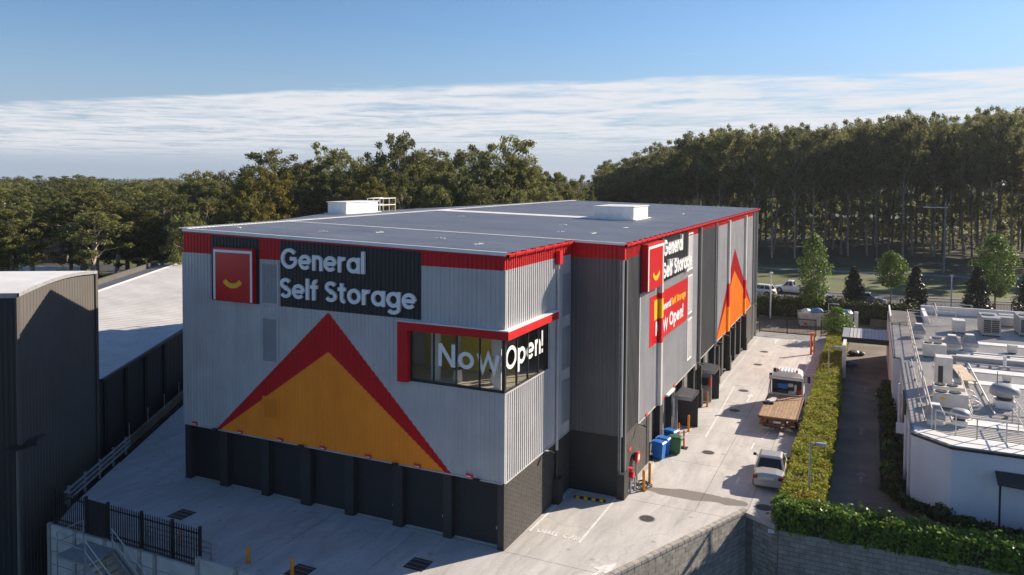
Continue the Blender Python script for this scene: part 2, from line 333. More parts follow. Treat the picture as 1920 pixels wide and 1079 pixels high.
# stroke letters: geometric sans built from ribbons of constant width
def arc(cx, cy, rx, ry, a0, a1, n=18): return [(cx+rx*math.cos(R_(a0+(a1-a0)*i/n)), cy+ry*math.sin(R_(a0+(a1-a0)*i/n))) for i in range(n+1)]
def glyph(ch, w):
    h = w/2; X = .74; r = (X-w)/2; cx = r+h; cy = X/2-.0
    o = arc(cx, cy, r, r, 0, 360, 26)
    G = {
     'o': ([o], X), 'e': ([arc(cx, cy, r, r, 0, 318), [(cx-r, cy), (cx+r, cy)]], X),
     'a': ([o, [(cx+r, 0), (cx+r, X)]], X), 'p': ([o, [(cx-r, -.30), (cx-r, X)]], X),
     'g': ([o, [(cx+r, X), (cx+r, -.05)], arc(cx, -.05, r, r*.62, 0, -150, 12)], X),
     'n': ([[(h, 0), (h, X)], arc(h+.21, X-h-.21, .21, .21, 180, 0, 12)+[(h+.42, 0)]], .42+w),
     'r': ([[(h, 0), (h, X)], arc(h+.25, X-h-.25, .25, .25, 180, 75, 8)], .43),
     'l': ([[(h, 0), (h, 1.04)]], w), 'f': ([[(.21, 0), (.21, .80)]+arc(.21+.15, .80, .15, .15, 180, 80, 6), [(.0, .66), (.43, .66)]], .46),
     't': ([[(.21, .95), (.21, .22)]+arc(.21+.14, .22, .14, .14, 180, 285, 6), [(.0, .66), (.43, .66)]], .46),
     'i': ([[(h, 0), (h, X)]], w), 'w': ([[(h*.9, X), (.27, 0), (.52, X), (.77, 0), (1.04-h*.9, X)]], 1.04),
     'N': ([[(h, 0), (h, 1)], [(h, .97), (.80-h, .03)], [(.80-h, 0), (.80-h, 1)]], .80),
     'O': ([arc(.5, .5, .5-h, .5-h, 0, 360, 28)], 1.0), 'C': ([arc(.5, .5, .5-h, .5-h, 42, 318, 22)], .93),
     'G': ([arc(.5, .5, .5-h, .5-h, 40, 358, 24), [(1-h, .5), (.55, .5)]], 1.0),
     'S': ([arc(.33, .72, .24, .28-h+.0, 25, 270, 14)+arc(.33, .28, .25, .28-h+.0, 90, -155, 14)], .66),
     '!': ([[(h, .32), (h, 1.04)], [(h, 0), (h, w*1.05)]], w),
     'M': ([[(h, 0), (h, 1), (.45, .25), (.9-h, 1), (.9-h, 0)]], .9), 'A': ([[(h*.6, 0), (.4, 1), (.8-h*.6, 0)], [(.18, .30), (.62, .30)]], .8),
     'L': ([[(h, 1), (h, h), (.55, h)]], .55), 'R': ([[(h, 0), (h, 1-h), (.42, 1-h)]+arc(.42, .73, .22, .27-h, 90, -90, 8)+[(h, .5)], [(.38, .48), (.62, 0)]], .66),
     'T': ([[(0, 1-h), (.7, 1-h)], [(.35, 0), (.35, 1)]], .7)}
    return G[ch]
def stroke(mb, pts, w, fr, d0, d1):
    n = len(pts); closed = math.hypot(pts[0][0]-pts[-1][0], pts[0][1]-pts[-1][1]) < 1e-6 and n > 4
    P = [Vector((a, b)) for a, b in pts]; L = []; Rr = []
    for i in range(n):
        if closed: a, b = P[(i-1) % (n-1)], P[(i+1) % (n-1)]
        else: a, b = P[max(0, i-1)], P[min(n-1, i+1)]
        d1_ = (P[i]-a); d2_ = (b-P[i])
        if d1_.length < 1e-9: d1_ = d2_
        if d2_.length < 1e-9: d2_ = d1_
        t = (d1_.normalized()+d2_.normalized()); t = t.normalized() if t.length > 1e-6 else d2_.normalized()
        nn = Vector((-t.y, t.x)); cs = max(.45, abs(nn.dot(Vector((-d2_.normalized().y, d2_.normalized().x)))))
        L.append(P[i]+nn*w/2/cs); Rr.append(P[i]-nn*w/2/cs)
    vs = [fr(q.x, d0, q.y) for q in L]+[fr(q.x, d0, q.y) for q in Rr]+[fr(q.x, d1, q.y) for q in L]+[fr(q.x, d1, q.y) for q in Rr]
    fs = []
    for i in range(n-1):
        j = i+1; fs += [(2*n+i, 3*n+i, 3*n+j, 2*n+j), (i, 2*n+i, 2*n+j, j), (n+i, n+j, 3*n+j, 3*n+i), (i, j, n+j, n+i)]
    if not closed: fs += [(0, n, 3*n, 2*n), (n-1, 3*n-1, 4*n-1, 2*n-1)] if False else [(0, n, 3*n, 2*n), (n-1, 2*n-1, 4*n-1, 3*n-1)]
    mb.add(vs, fs)
def word(text, u0, u1, z0, cap, fr, d, mat_, parent, w=.19, name='letter', gap=.075, space=.34, dep0=0.0, join=False):
    x = 0; items = []
    for ch in text:
        if ch == ' ': x += space; continue
        g, adv = glyph(ch, w); items.append((ch, x, g)); x += adv+gap
    tot = x-gap; sx_ = (u1-u0)/tot; big = MB()
    for ch, ox, g in items:
        mb = big if join else MB()
        for k, st in enumerate(g):
            f2 = lambda a, dd, b, ox=ox, k=k: fr(u0+(ox+a)*sx_, dd+(.0015*k if dd > dep0 else 0), z0+b*cap)
            stroke(mb, st, w, f2, dep0, dep0+d)
        if not join: mb.build(name, mat_, parent)
    if join: return big.build(name, mat_, parent)

# ------------------------------------------------------------------ ground, yard and drives
mb = MB(); mb.prism([(-700, 59.2), (-700, 3000), (900, 3000), (900, 59.2)], -1.6, -1.18); struct(mb.build('ground', M['grass']))
mb = MB(); mb.prism([(-900, -120), (900, -120), (900, 59), (-900, 59)], -4.2, -3.6); struct(mb.build('low_ground', M['earth']))
PLX = lambda y: -20.6 - (y+4.9)*.595                       # the boundary with the warehouses next door
mb = MB(); mb.prism([(-300, 12), (PLX(12)-1.0, 12), (PLX(59)-1.0, 59.1), (-300, 59.1)], -3.5, -.55); struct(mb.build('side_ground', M['earth']))
YARD_E = [(10.12, 57.9), (10.12, 8.0), (8.7, 8.75), (5.0, .42), (2.6, -5.1), (-2.2, -16)]
yard = thing('yard', None, None); yard['kind'] = 'structure'
base_poly = [(-18.45, 0), (-18.45, 58), (PLX(58)+.2, 58), (PLX(-4.6)+.2, -4.6), (-19.5, -6.3), (-2.2, -6.3), (-2.2, -16), (1.9, -6.0), (4.5, .2)]
MB().prism(base_poly, -3.55, -.02).build('yard_base', M['mortar'], yard)
MB().prism([(2.0, 0), (4.4, 0), (8.25, 8.9), (10.1, 8.2), (10.1, 59.5), (2.0, 59.5)], -3.5, lambda x, y: gz(y)-.02).build('drive_base', M['mortar'], yard)
def clip(poly, a, b, c):                                   # keep a*x+b*y<=c
    out = []
    for i in range(len(poly)):
        p, q = poly[i], poly[(i+1) % len(poly)]; fp, fq = a*p[0]+b*p[1]-c, a*q[0]+b*q[1]-c
        if fp <= 0: out.append(p)
        if (fp < 0) != (fq < 0) and abs(fp-fq) > 1e-9:
            t = fp/(fp-fq); out.append((p[0]+(q[0]-p[0])*t, p[1]+(q[1]-p[1])*t))
    return out
def slabs(region, xs, ys, m, slope=True, gap=.012, name='slab', parent=yard, th=.02, top=0.0):
    for x0, x1 in zip(xs[:-1], xs[1:]):
        for y0, y1 in zip(ys[:-1], ys[1:]):
            p = region
            for a, b, c in ((-1, 0, -(x0+gap)), (1, 0, x1-gap), (0, -1, -(y0+gap)), (0, 1, y1-gap)):
                p = clip(p, a, b, c)
                if len(p) < 3: break
            if len(p) >= 3:
                s_ = random.uniform(-.002, .002)
                f = (lambda x, y: gz(y)+top+s_) if slope else (lambda x, y: top+s_)
                g = (lambda x, y: f(x, y)-th)
                MB().prism(p, g, f).build(name, m, parent)
# wet patch and wear are stains of the slabs themselves
def stain_concrete(name='driveway_concrete', col=(.51, .50, .485)):
    m = mat(name, col, .85, 0, .05, .35, bump=.12, bscale=30); t = m.node_tree; b = t.nodes['Principled BSDF']
    src = b.inputs['Base Color'].links[0].from_socket
    def n(ty, **k):
        x = t.nodes.new(ty)
        for a, v in k.items(): setattr(x, a, v)
        return x
    def mt(op, a, b_=None):
        x = n('ShaderNodeMath', operation=op)
        for i, v in enumerate((a, b_)):
            if v is None: continue
            if isinstance(v, (int, float)): x.inputs[i].default_value = v
            else: t.links.new(v, x.inputs[i])
        return x.outputs[0]
    g = n('ShaderNodeNewGeometry'); s = n('ShaderNodeSeparateXYZ'); t.links.new(g.outputs['Position'], s.inputs[0])
    nz = n('ShaderNodeTexNoise'); nz.inputs['Scale'].default_value = .9; nz.inputs['Detail'].default_value = 6; t.links.new(g.outputs['Position'], nz.inputs['Vector'])
    nn = mt('SUBTRACT', nz.outputs[0], .5)
    # spilled water below the hose reels, running across the drive
    ex = mt('DIVIDE', mt('SUBTRACT', s.outputs[0], 6.0), 2.6)
    ey = mt('DIVIDE', mt('SUBTRACT', s.outputs[1], mt('ADD', 9.35, mt('MULTIPLY', s.outputs[0], .06))), .62)
    d = mt('ADD', mt('ADD', mt('MULTIPLY', ex, ex), mt('MULTIPLY', ey, ey)), mt('MULTIPLY', nn, 3.0))
    r = n('ShaderNodeMapRange', interpolation_type='SMOOTHSTEP'); t.links.new(d, r.inputs[0]); r.inputs[1].default_value = 1.05; r.inputs[2].default_value = .75
    # faint tyre tracks and blotches
    z2 = n('ShaderNodeTexNoise'); z2.inputs['Scale'].default_value = .5; z2.inputs['Detail'].default_value = 7; z2.inputs['Roughness'].default_value = .68; z2.inputs['Distortion'].default_value = .8
    v2 = n('ShaderNodeVectorMath', operation='MULTIPLY'); v2.inputs[1].default_value = (1.6, .35, 1); t.links.new(g.outputs['Position'], v2.inputs[0]); t.links.new(v2.outputs[0], z2.inputs['Vector'])
    r2 = n('ShaderNodeMapRange'); t.links.new(z2.outputs[0], r2.inputs[0]); r2.inputs[1].default_value = .36; r2.inputs[2].default_value = .62; r2.inputs[3].default_value = .80; r2.inputs[4].default_value = 1.04
    z3 = n('ShaderNodeTexNoise'); z3.inputs['Scale'].default_value = 9; z3.inputs['Detail'].default_value = 5; t.links.new(g.outputs['Position'], z3.inputs['Vector'])
    r3 = n('ShaderNodeMapRange'); t.links.new(z3.outputs[0], r3.inputs[0]); r3.inputs[1].default_value = .3; r3.inputs[2].default_value = .7; r3.inputs[3].default_value = .94; r3.inputs[4].default_value = 1.05
    # oil spots, hairline cracks and faint tyre scuffs
    vo = n('ShaderNodeTexVoronoi'); vo.inputs['Scale'].default_value = .8; t.links.new(g.outputs['Position'], vo.inputs['Vector'])
    so = n('ShaderNodeMapRange', interpolation_type='SMOOTHSTEP'); t.links.new(mt('ADD', vo.outputs['Distance'], mt('MULTIPLY', nn, .12)), so.inputs[0]); so.inputs[1].default_value = .05; so.inputs[2].default_value = .13; so.inputs[3].default_value = .72; so.inputs[4].default_value = 1.0
    vd = n('ShaderNodeVectorMath', operation='ADD'); t.links.new(g.outputs['Position'], vd.inputs[0]); t.links.new(nz.outputs['Color'], vd.inputs[1])
    vc = n('ShaderNodeTexVoronoi', feature='DISTANCE_TO_EDGE'); vc.inputs['Scale'].default_value = .16; t.links.new(vd.outputs[0], vc.inputs['Vector'])
    sc_ = n('ShaderNodeMapRange'); t.links.new(vc.outputs['Distance'], sc_.inputs[0]); sc_.inputs[1].default_value = .0015; sc_.inputs[2].default_value = .006; sc_.inputs[3].default_value = .86; sc_.inputs[4].default_value = 1.0
    zt = n('ShaderNodeTexNoise'); zt.inputs['Scale'].default_value = 1.0; zt.inputs['Detail'].default_value = 3; vt = n('ShaderNodeVectorMath', operation='MULTIPLY'); vt.inputs[1].default_value = (3.2, .10, 1); t.links.new(vd.outputs[0], vt.inputs[0]); t.links.new(vt.outputs[0], zt.inputs['Vector'])
    st_ = n('ShaderNodeMapRange', interpolation_type='SMOOTHSTEP'); t.links.new(zt.outputs[0], st_.inputs[0]); st_.inputs[1].default_value = .52; st_.inputs[2].default_value = .70; st_.inputs[3].default_value = 1.0; st_.inputs[4].default_value = .90
    wear = mt('MULTIPLY', mt('MULTIPLY', so.outputs[0], sc_.outputs[0]), st_.outputs[0])
    h = n('ShaderNodeHueSaturation'); t.links.new(mt('MULTIPLY', wear, mt('MULTIPLY', r2.outputs[0], r3.outputs[0])), h.inputs['Value']); t.links.new(src, h.inputs['Color'])
    mx = n('ShaderNodeMix', data_type='RGBA'); t.links.new(r.outputs[0], mx.inputs[0]); t.links.new(h.outputs[0], mx.inputs[6]); mx.inputs[7].default_value = (.20, .185, .165, 1)
    t.links.new(mx.outputs[2], b.inputs['Base Color'])
    rr = n('ShaderNodeMapRange'); t.links.new(r.outputs[0], rr.inputs[0]); rr.inputs[3].default_value = .85; rr.inputs[4].default_value = .45; t.links.new(rr.outputs[0], b.inputs['Roughness'])
    return m
M['drive'] = stain_concrete(); M['yard_conc'] = stain_concrete('yard_concrete', (.47, .48, .49))  # yard copy is cooler and darker, its skylit shade put into the colour
DRIVE = [(0.0, 0.0), (4.84, 0.0), (8.7, 8.75), (10.1, 8.0), (10.1, 59.4), (2.75, 59.4), (2.75, 7.78), (0.0, 7.78)]
# split the L shaped drive into two convex regions before cutting the bays
slabs([(0.0, 0.0), (4.84, 0.0), (8.27, 7.78), (0.0, 7.78)], [0, 12], [0, 7.78], M['drive'])
slabs([(2.76, 7.78), (8.27, 7.78), (8.7, 8.75), (8.7, 59.4), (2.76, 59.4)], [2.76, 6.42, 8.7], [7.78, 14.4, 20.8, 27.2, 33.6, 40.0, 46.4, 52.8, 59.4], M['drive'])
slabs([(8.7, 8.75), (10.1, 8.0), (10.1, 59.4), (8.7, 59.4)], [8.7, 10.1], [8, 14.4, 20.8, 27.2, 33.6, 40.0, 46.4, 52.8, 59.4], M['drive'])
slabs([(-19.4, -6.3), (-2.2, -6.3), (-2.2, -16), (2.6, -5.1), (4.84, -.0), (-23.35, -.0), (-20.5, -4.8)], [-24, -18.3, -13.1, -8.72, -4.25], [-16, -6.3, 0], M['yard_conc'])
slabs([(-4.25, -6.3), (-2.2, -6.3), (-2.2, -16), (2.6, -5.1), (4.84, -.0), (-4.25, -.0)], [-4.25, 0.2, 6], [-16, 0], M['drive'])
slabs([(-18.45, 0), (-18.45, 58), (PLX(58)+.25, 58), (PLX(0)+.25, 0)], [-60, -18.45], [0, 6, 12, 18, 24, 30, 36, 42, 58], M['yard_conc'], slope=False)

# ------------------------------------------------------------------ the storage building
B = thing('storage_building', 'grey corrugated self storage building with red fascia and red and orange peaks painted on it', 'storage building')
H = lambda x: 12.6-.0212*x
FF = lambda u, d, z: (u, -d, z)                            # front wall
F0 = lambda u, d, z: (d, u, z)                             # near side wall
FS = lambda u, d, z: (u, 7.78-d, z)                        # step wall
FR = lambda u, d, z: (2.75+d, u, z)                        # long side wall
CB = 2.9
def peak(ax, az, l, r, bz):
    return lambda u: max(bz, az-(az-bz)*((ax-u)/(ax-l) if u < ax else (u-ax)/(r-ax)))
outer, inner = peak(-9.12, 9.42, -16.16, -2.53, CB), peak(-9.12, 7.56, -15.92, -2.83, CB)
def zones(frame, segs, mat_, name, pitch=.22, label=None):
    runs = []                                               # neighbouring strips make one sheet, separate ones their own
    for sg_ in segs:
        if runs and abs(runs[-1][-1][1]-sg_[0]) < 1e-6: runs[-1].append(sg_)
        else: runs.append([sg_])
    for rn in runs:
        mb = MB()
        for u0, u1, lo, hi in rn: ribbed(mb, frame, u0, u1, lo, hi, pitch)
        mb.build(name, mat_, B, label=label)
zones(FF, [(-18.4, -16.46, outer, 11.8), (-16.46, -13.26, outer, 9.47), (-13.26, -11.98, outer, 11.7), (-11.98, -9.12, outer, 9.48), (-9.12, -5.14, outer, 9.48),
           (-5.14, -2.53, outer, 6.72), (-2.53, 0, CB, 6.72), (-5.14, -4.04, 9.42, 9.48), (-4.04, 0, 9.42, 11.88)], M['clad'], 'wall_cladding')
zones(FF, [(-16.16, -15.92, CB, outer), (-15.92, -9.12, inner, outer), (-9.12, -2.83, inner, outer), (-2.83, -2.53, CB, outer)], M['red'], 'painted_red_peak')
zones(FF, [(-15.92, -9.12, CB, inner), (-9.12, -2.83, CB, inner)], M['orange'], 'painted_orange_peak')
zones(FF, [(-18.4, -16.46, 11.8, H), (-13.26, -11.98, 11.7, H), (-4.04, 0, 11.88, H)], M['red'], 'red_fascia')
for a, b_, z in ((-16.46, -13.26, 9.47), (-11.98, -4.04, 9.48)): zones(FF, [(a, b_, z, H)], M['black_panel'], 'black_sign_panel')
# near side wall
zones(F0, [(0, 4.75, CB, 6.72), (4.75, 7.78, CB, 11.9), (0, 4.75, 9.42, 11.9)], M['clad'], 'wall_cladding')
zones(F0, [(0, 7.78, 11.9, 12.6)], M['red'], 'red_fascia')
zones(FS, [(0, 2.75, CB, 11.75)], M['clad_dark'], 'wall_cladding', label='charcoal cladding of the step in the side wall')
zones(FS, [(0, 2.75, 11.75, H)], M['red'], 'red_fascia')
# long side wall
RB = 2.72
oR, iR = peak(42.24, 9.5, 33.25, 53.5, RB), peak(42.24, 7.52, 33.5, 53.4, RB)
zones(FR, [(7.78, 10.8, RB+.15, 11.75), (25.95, 32.9, RB, 12.05), (53.5, 57.9, RB, 12.5)], M['clad_dark'], 'wall_cladding', label='charcoal bands of the long side wall')
zones(FR, [(10.8, 15.55, RB, 9.62), (15.55, 22.55, RB, 9.68), (22.55, 25.95, RB, 11.9), (32.9, 33.25, RB, 11.95), (33.25, 42.24, oR, 11.95), (42.24, 53.5, oR, 11.95)], M['clad'], 'wall_cladding', label='light grey cladding of the long side wall')
zones(FR, [(33.25, 33.5, RB, oR), (33.5, 42.24, iR, oR), (42.24, 53.4, iR, oR), (53.4, 53.5, RB, oR)], M['red'], 'painted_red_peak')
zones(FR, [(33.5, 42.24, RB, iR), (42.24, 53.4, RB, iR)], M['orange'], 'painted_orange_peak')
zones(FR, [(7.78, 10.8, 11.75, 12.5), (22.55, 25.95, 11.9, 12.5), (25.95, 32.9, 12.05, 12.5), (32.9, 53.5, 11.95, 12.5)], M['red'], 'red_fascia')
zones(FR, [(10.8, 22.55, 9.65, 12.5)], M['black_panel'], 'black_sign_panel')
# corner and base flashings
mb = MB()
mb.box(-.06, .045, -.045, .06, CB, 6.7); mb.box(-.06, .045, -.045, .06, 9.45, 11.9); mb.box(-18.45, -18.36, -.045, .05, CB, 11.8)
mb.box(2.70, 2.795, 7.735, 7.82, CB, 11.75); mb.box(2.755, 2.80, 10.74, 10.85, RB, 9.6); mb.box(2.755, 2.80, 53.45, 53.55, RB, 11.9)
mb.box(-18.4, -.06, -.05, .05, CB-.06, CB-.005); mb.box(-.05, .05, .06, 7.7, CB-.06, CB-.005); mb.box(2.72, 2.80, 10.8, 53.4, RB-.07, RB-.008)
mb.build('flashing', M['clad'], B)
# back walls nobody sees square on, closing the box
mb = MB()
mb.quad((-18.4, 0.01, 0), (-18.4, 5.4, 0), (-18.4, 5.4, 12.98), (-18.4, 0.01, 12.98))
LW = [(-18.4, 5.4), (-23.7, 17.4), (-23.4, 24.0), (-18.4, 57.9), (2.75, 57.9)]
for (x0, y0), (x1, y1) in zip(LW[:-1], LW[1:]):
    mb.quad((x0, y0, -1.2), (x1, y1, -1.2), (x1, y1, 11.7), (x0, y0, 11.7))
mb.build('rear_wall', M['clad'], B)
mb = MB()
for (x0, y0), (x1, y1) in zip(LW[:-1], LW[1:]):
    mb.quad((x0, y0, 11.7), (x1, y1, 11.7), (x1, y1, H(-18.4)-.0212*max(0, -18.4-x1) if x1 < 0 else 12.5), (x0, y0, H(-18.4)-.0212*max(0, -18.4-x0)))
mb.build('red_fascia', M['red'], B)

# masonry base: piers and roller shutters along the front
piers = [(-18.39, -18.0), (-16.0, -15.47), (-13.26, -12.78), (-10.83, -10.22), (-8.22, -7.7), (-5.56, -5.04), (-2.95, -2.52), (-.3, 0)]
for i, (a, b_) in enumerate(piers):
    MB().box(a, b_, 0.0, .42, -.03, CB-.07).build('pier', M['base'], B, bevel=.012)
def shutter_mesh(w, h):
    mb = MB(); n = int(h/.085)
    for k in range(n):
        z = k*h/n; dz_ = h/n
        mb.quad((0, 0, z), (w, 0, z), (w, -.018, z+dz_*.35), (0, -.018, z+dz_*.35)); mb.quad((0, -.018, z+dz_*.35), (w, -.018, z+dz_*.35), (w, 0, z+dz_), (0, 0, z+dz_))
    return mb
for (a, b_), (c, d_) in zip(piers[:-1], piers[1:]):
    mb = shutter_mesh(c-b_, CB-.1); mb.map(lambda x, y, z: (x+b_, y+.30, z+.02)); s_ = mb.build('roller_shutter', M['shutter'], B)
    MB().box(b_+.04, c-.04, .255, .28, .0, .07).build('bottom_rail', M['galv'], s_)
    MB().box(c-.18, c-.13, .262, .29, .75, .87).build('lock', M['galv'], s_)
    # unit number plate over each door
    m_ = (b_+c)/2-(0.62 if b_ < -17 else 0.2)
    sg = MB().box(m_-.17, m_+.17, -.075, -.05, CB-.02, CB+.16).build('unit_sign', M['brick_red'], B)
    MB().box(m_-.14, m_+.08, -.079, -.0755, CB+.02, CB+.07).build('sign_print', M['white'], sg)
mb = MB(); mb.box(-18.39, 0, .36, .42, 0, CB-.07); mb.box(-18.39, -.31, .0, .42, CB-.07, CB-.062); mb.build('shutter_header', M['base'], B)
MB().box(-18.35, 0, .0, .34, -.02, .012).build('threshold', M['concrete'], B)
for x in (-16.1, -10.6, -5.3, -1.2):                       # flood lights at the head of the piers
    l = MB().box(x-.05, x+.05, -.2, -.05, CB-.02, CB+.03).build('wall_light', M['dark'], B)
    MB().obox((x+.03, -.3, CB+.04), (.15, 0, 0), (0, .10, .03), (0, -.012, .03)).build('lamp_head', M['dark'], l)
# painted blockwork on the near side: each course laid in half bond
def blockwork(parent, fr, u0, u1, z0, z1, bw, bh, m, name='block', gap=.012, depth=.012, joined=True, limit=0, jitter=.003, back=M['mortar'], zb=None):
    nz_ = max(1, round((z1-z0)/bh)); bh = (z1-z0)/nz_; big = MB(); made = 0
    cells = []
    for k in range(nz_):
        u = u0-(bw/2 if k % 2 else 0)
        while u < u1-1e-3:
            a, b_ = max(u, u0), min(u+bw, u1)
            if b_-a > .05: cells.append((a, b_, z0+k*bh, z0+(k+1)*bh))
            u += bw
    cells.sort(key=lambda c: -c[2])
    shared = {}
    for a, b_, za, zb_ in cells:
        d = depth+random.uniform(-jitter, jitter); g = gap/2
        vs = [fr(uu, dd, zz) for uu, dd, zz in ((a+g, -.02, za+g), (b_-g, -.02, za+g), (b_-g, -.02, zb_-g), (a+g, -.02, zb_-g), (a+g+.004, d, za+g+.004), (b_-g-.004, d, za+g+.004), (b_-g-.004, d, zb_-g-.004), (a+g+.004, d, zb_-g-.004))]
        fs = [(4, 5, 6, 7), (0, 1, 5, 4), (1, 2, 6, 5), (2, 3, 7, 6), (3, 0, 4, 7)]
        if not joined and made < limit:
            c = Vector(vs[4]); key = round(b_-a, 3); o = MB().add(vs, fs).build(name, m, parent); made += 1
        else: big.add(vs, fs)
    mb2 = MB().quad(fr(u0, 0, z0), fr(u1, 0, z0), fr(u1, 0, z1), fr(u0, 0, z1)); mb2.build('mortar', back, parent)
    if big.v:
        o = big.build(name if not joined else 'blockwork', m, parent); o['kind'] = 'stuff'
bwm = mat('dark_joint', (.02, .02, .02), .9, 0, .1, 3)
blockwork(B, lambda u, d, z: (d, u, z+gz(u)*(1-z/CB)), .0, 7.78, 0, CB-.06, .4, .1, M['base_block'], back=bwm, gap=.014)
blockwork(B, lambda u, d, z: (2.75+d, u, z+gz(u)*(1-z/CB)), 7.80, 12.5, 0, RB+.1, .4, .2, M['base_block'], back=bwm)
blockwork(B, lambda u, d, z: (2.75+d, u, z+gz(u)*(1-z/CB)), 50.0, 57.9, 0, RB-.08, .4, .2, M['base_block'], back=bwm)
MB().box(0.0, 2.74, 7.78, 7.9, -.3, CB-.02).build('base_wall', M['base'], B)
# piers, shutters and doors under the long side wall
zg = lambda y: gz(y)-.02
for a, b_, dd in ((12.5, 13.1, .04), (15.45, 16.2, .04), (18.35, 18.75, .04), (21.3, 22.0, .04), (24.95, 25.4, .04), (28.4, 29.0, .04), (32.6, 33.5, .06), (36.2, 36.9, .04), (39.6, 40.3, .04), (43.0, 43.6, .04), (46.1, 46.7, .04), (49.3, 50.0, .04)):
    MB().box(2.3, 2.75+dd, a, b_, zg(b_), RB-.08).build('pier', M['base'], B, bevel=.012)
side = [13.1, 15.45, 16.2, 18.35, 18.75, 21.3, 22.0, 24.95, 25.4, 28.4, 29.0, 32.6, 33.5, 36.2, 36.9, 39.6, 40.3, 43.0, 43.6, 46.1, 46.7, 49.3]
for k in range(0, len(side), 2):
    a, b_ = side[k], side[k+1]
    mb = shutter_mesh(b_-a, RB-.1-zg(b_)); mb.map(lambda x, y, z: (2.42-y, a+x, z+zg(b_))); mb.build('roller_shutter', M['shutter2'], B, label='grey roller shutter on the long side')
MB().box(2.3, 2.34, 12.6, 50.0, -1.1, RB-.1).build('shutter_header', M['base'], B)
MB().box(2.3, 2.74, 12.5, 50.0, RB-.10, RB-.09).build('soffit', M['base'], B)
# white kerb along the wall foot
MB().prism([(2.76, 9.2), (3.05, 9.2), (3.05, 13.2), (2.76, 13.2)], lambda x, y: gz(y)-.05, lambda x, y: gz(y)+.14).build('kerb', M['concrete'], B)
MB().prism([(2.80, 29.0), (3.3, 29.0), (3.3, 55.0), (2.80, 55.0)], lambda x, y: gz(y)-.05, lambda x, y: gz(y)+.06).build('kerb', M['concrete'], B)

# roof sheets, ridge, trims and gutters
mb = MB()
rf = lambda u, d, t: (t, u, H(t)+d)
ribbed(mb, rf, 0.03, 7.78, -18.4, 0.06, .26, .022); ribbed(mb, rf, 7.78, 57.9, -18.4, 2.82, .26, .022)
def xl(y):
    for (xa, ya), (xb, yb) in zip(LW[:-1], LW[1:]):
        if ya <= y <= yb: return xa+(xb-xa)*(y-ya)/(yb-ya)
    return -18.4
mb.build('roof', M['roof'], B)
mb = MB(); rl = lambda u, d, t: (t, u, H(-18.4)-.0212*(-18.4-t)+d)
for (xa, ya), (xb, yb) in zip(LW[:3], LW[1:4]): ribbed(mb, rl, ya, yb, xl, -18.4, .26, .022)
mb.build('roof', M['roof'], B)
zR = H(-18.4)
mb = MB(); mb.box(-18.72, -18.1, -.03, 57.9, zR+.03, zR+.06); 
for k in range(0, 220): mb.box(-18.74, -18.08, .05+k*.26, .05+k*.26+.06, zR+.055, zR+.075)
mb.build('ridge_cap', M['white_roof'], B)
mb = MB(); mb.map(lambda *p: p)
mb.add([rf(u, d, t) for u, d, t in ((-.07, .05, -18.4), (.07, .05, -18.4), (.07, .05, .08), (-.07, .05, .08), (-.07, -.10, -18.4), (-.07, -.10, .08))], [(0, 1, 2, 3), (0, 3, 5, 4)])
mb.build('barge_flashing', M['white'], B)
mb = MB()
mb.add([rf(u, d, t) for u, d, t in ((-.06, -.10, -18.45), (-.06, -.10, .05), (-.06, -.18, .05), (-.06, -.18, -18.45))], [(0, 1, 2, 3)]); mb.build('fascia_trim', M['red'], B)
mb = MB(); mb.add([rf(u, .03, t) for u, t in ((7.72, -18.4), (7.98, -18.4), (7.98, .1), (7.72, .1))], [(0, 1, 2, 3)])
mb.add([rf(u, d, t) for u, d, t in ((7.70, .04, 0), (7.85, .04, 0), (7.85, .04, 2.85), (7.70, .04, 2.85), (7.70, -.08, 0), (7.70, -.08, 2.85))], [(0, 1, 2, 3), (0, 3, 5, 4)])
mb.build('step_flashing', M['white_roof'], B)
mb = MB(); mb.add([rf(u, .032, t) for u, t in ((25.2, -18.4), (27.2, -18.1), (27.6, -4.8), (25.6, -4.8))], [(0, 1, 2, 3)]); mb.build('roof_walkway', M['white_roof'], B)
def gutter(x, y0, y1, z):
    mb = MB(); sec = [(-.02, .02), (-.02, -.10), (.04, -.16), (.14, -.13), (.17, -.04), (.17, .02)]
    for (a, za), (b_, zb) in zip(sec[:-1], sec[1:]): mb.quad((x+a, y0, z+za), (x+a, y1, z+za), (x+b_, y1, z+zb), (x+b_, y0, z+zb))
    mb.quad((x-.02, y0, z-.03), (x-.02, y1, z-.03), (x+.165, y1, z-.03), (x+.165, y0, z-.03))
    g = mb.build('gutter', M['red'], B); m2 = MB(); y = y0+.6
    while y < y1: m2.box(x-.02, x+.185, y, y+.05, z-.17, z+.035); y += 1.05
    m2.build('gutter_brackets', M['red'], g)['kind'] = 'stuff'
gutter(.05, .0, 7.75, 12.58); gutter(2.83, 7.7, 57.95, 12.53)
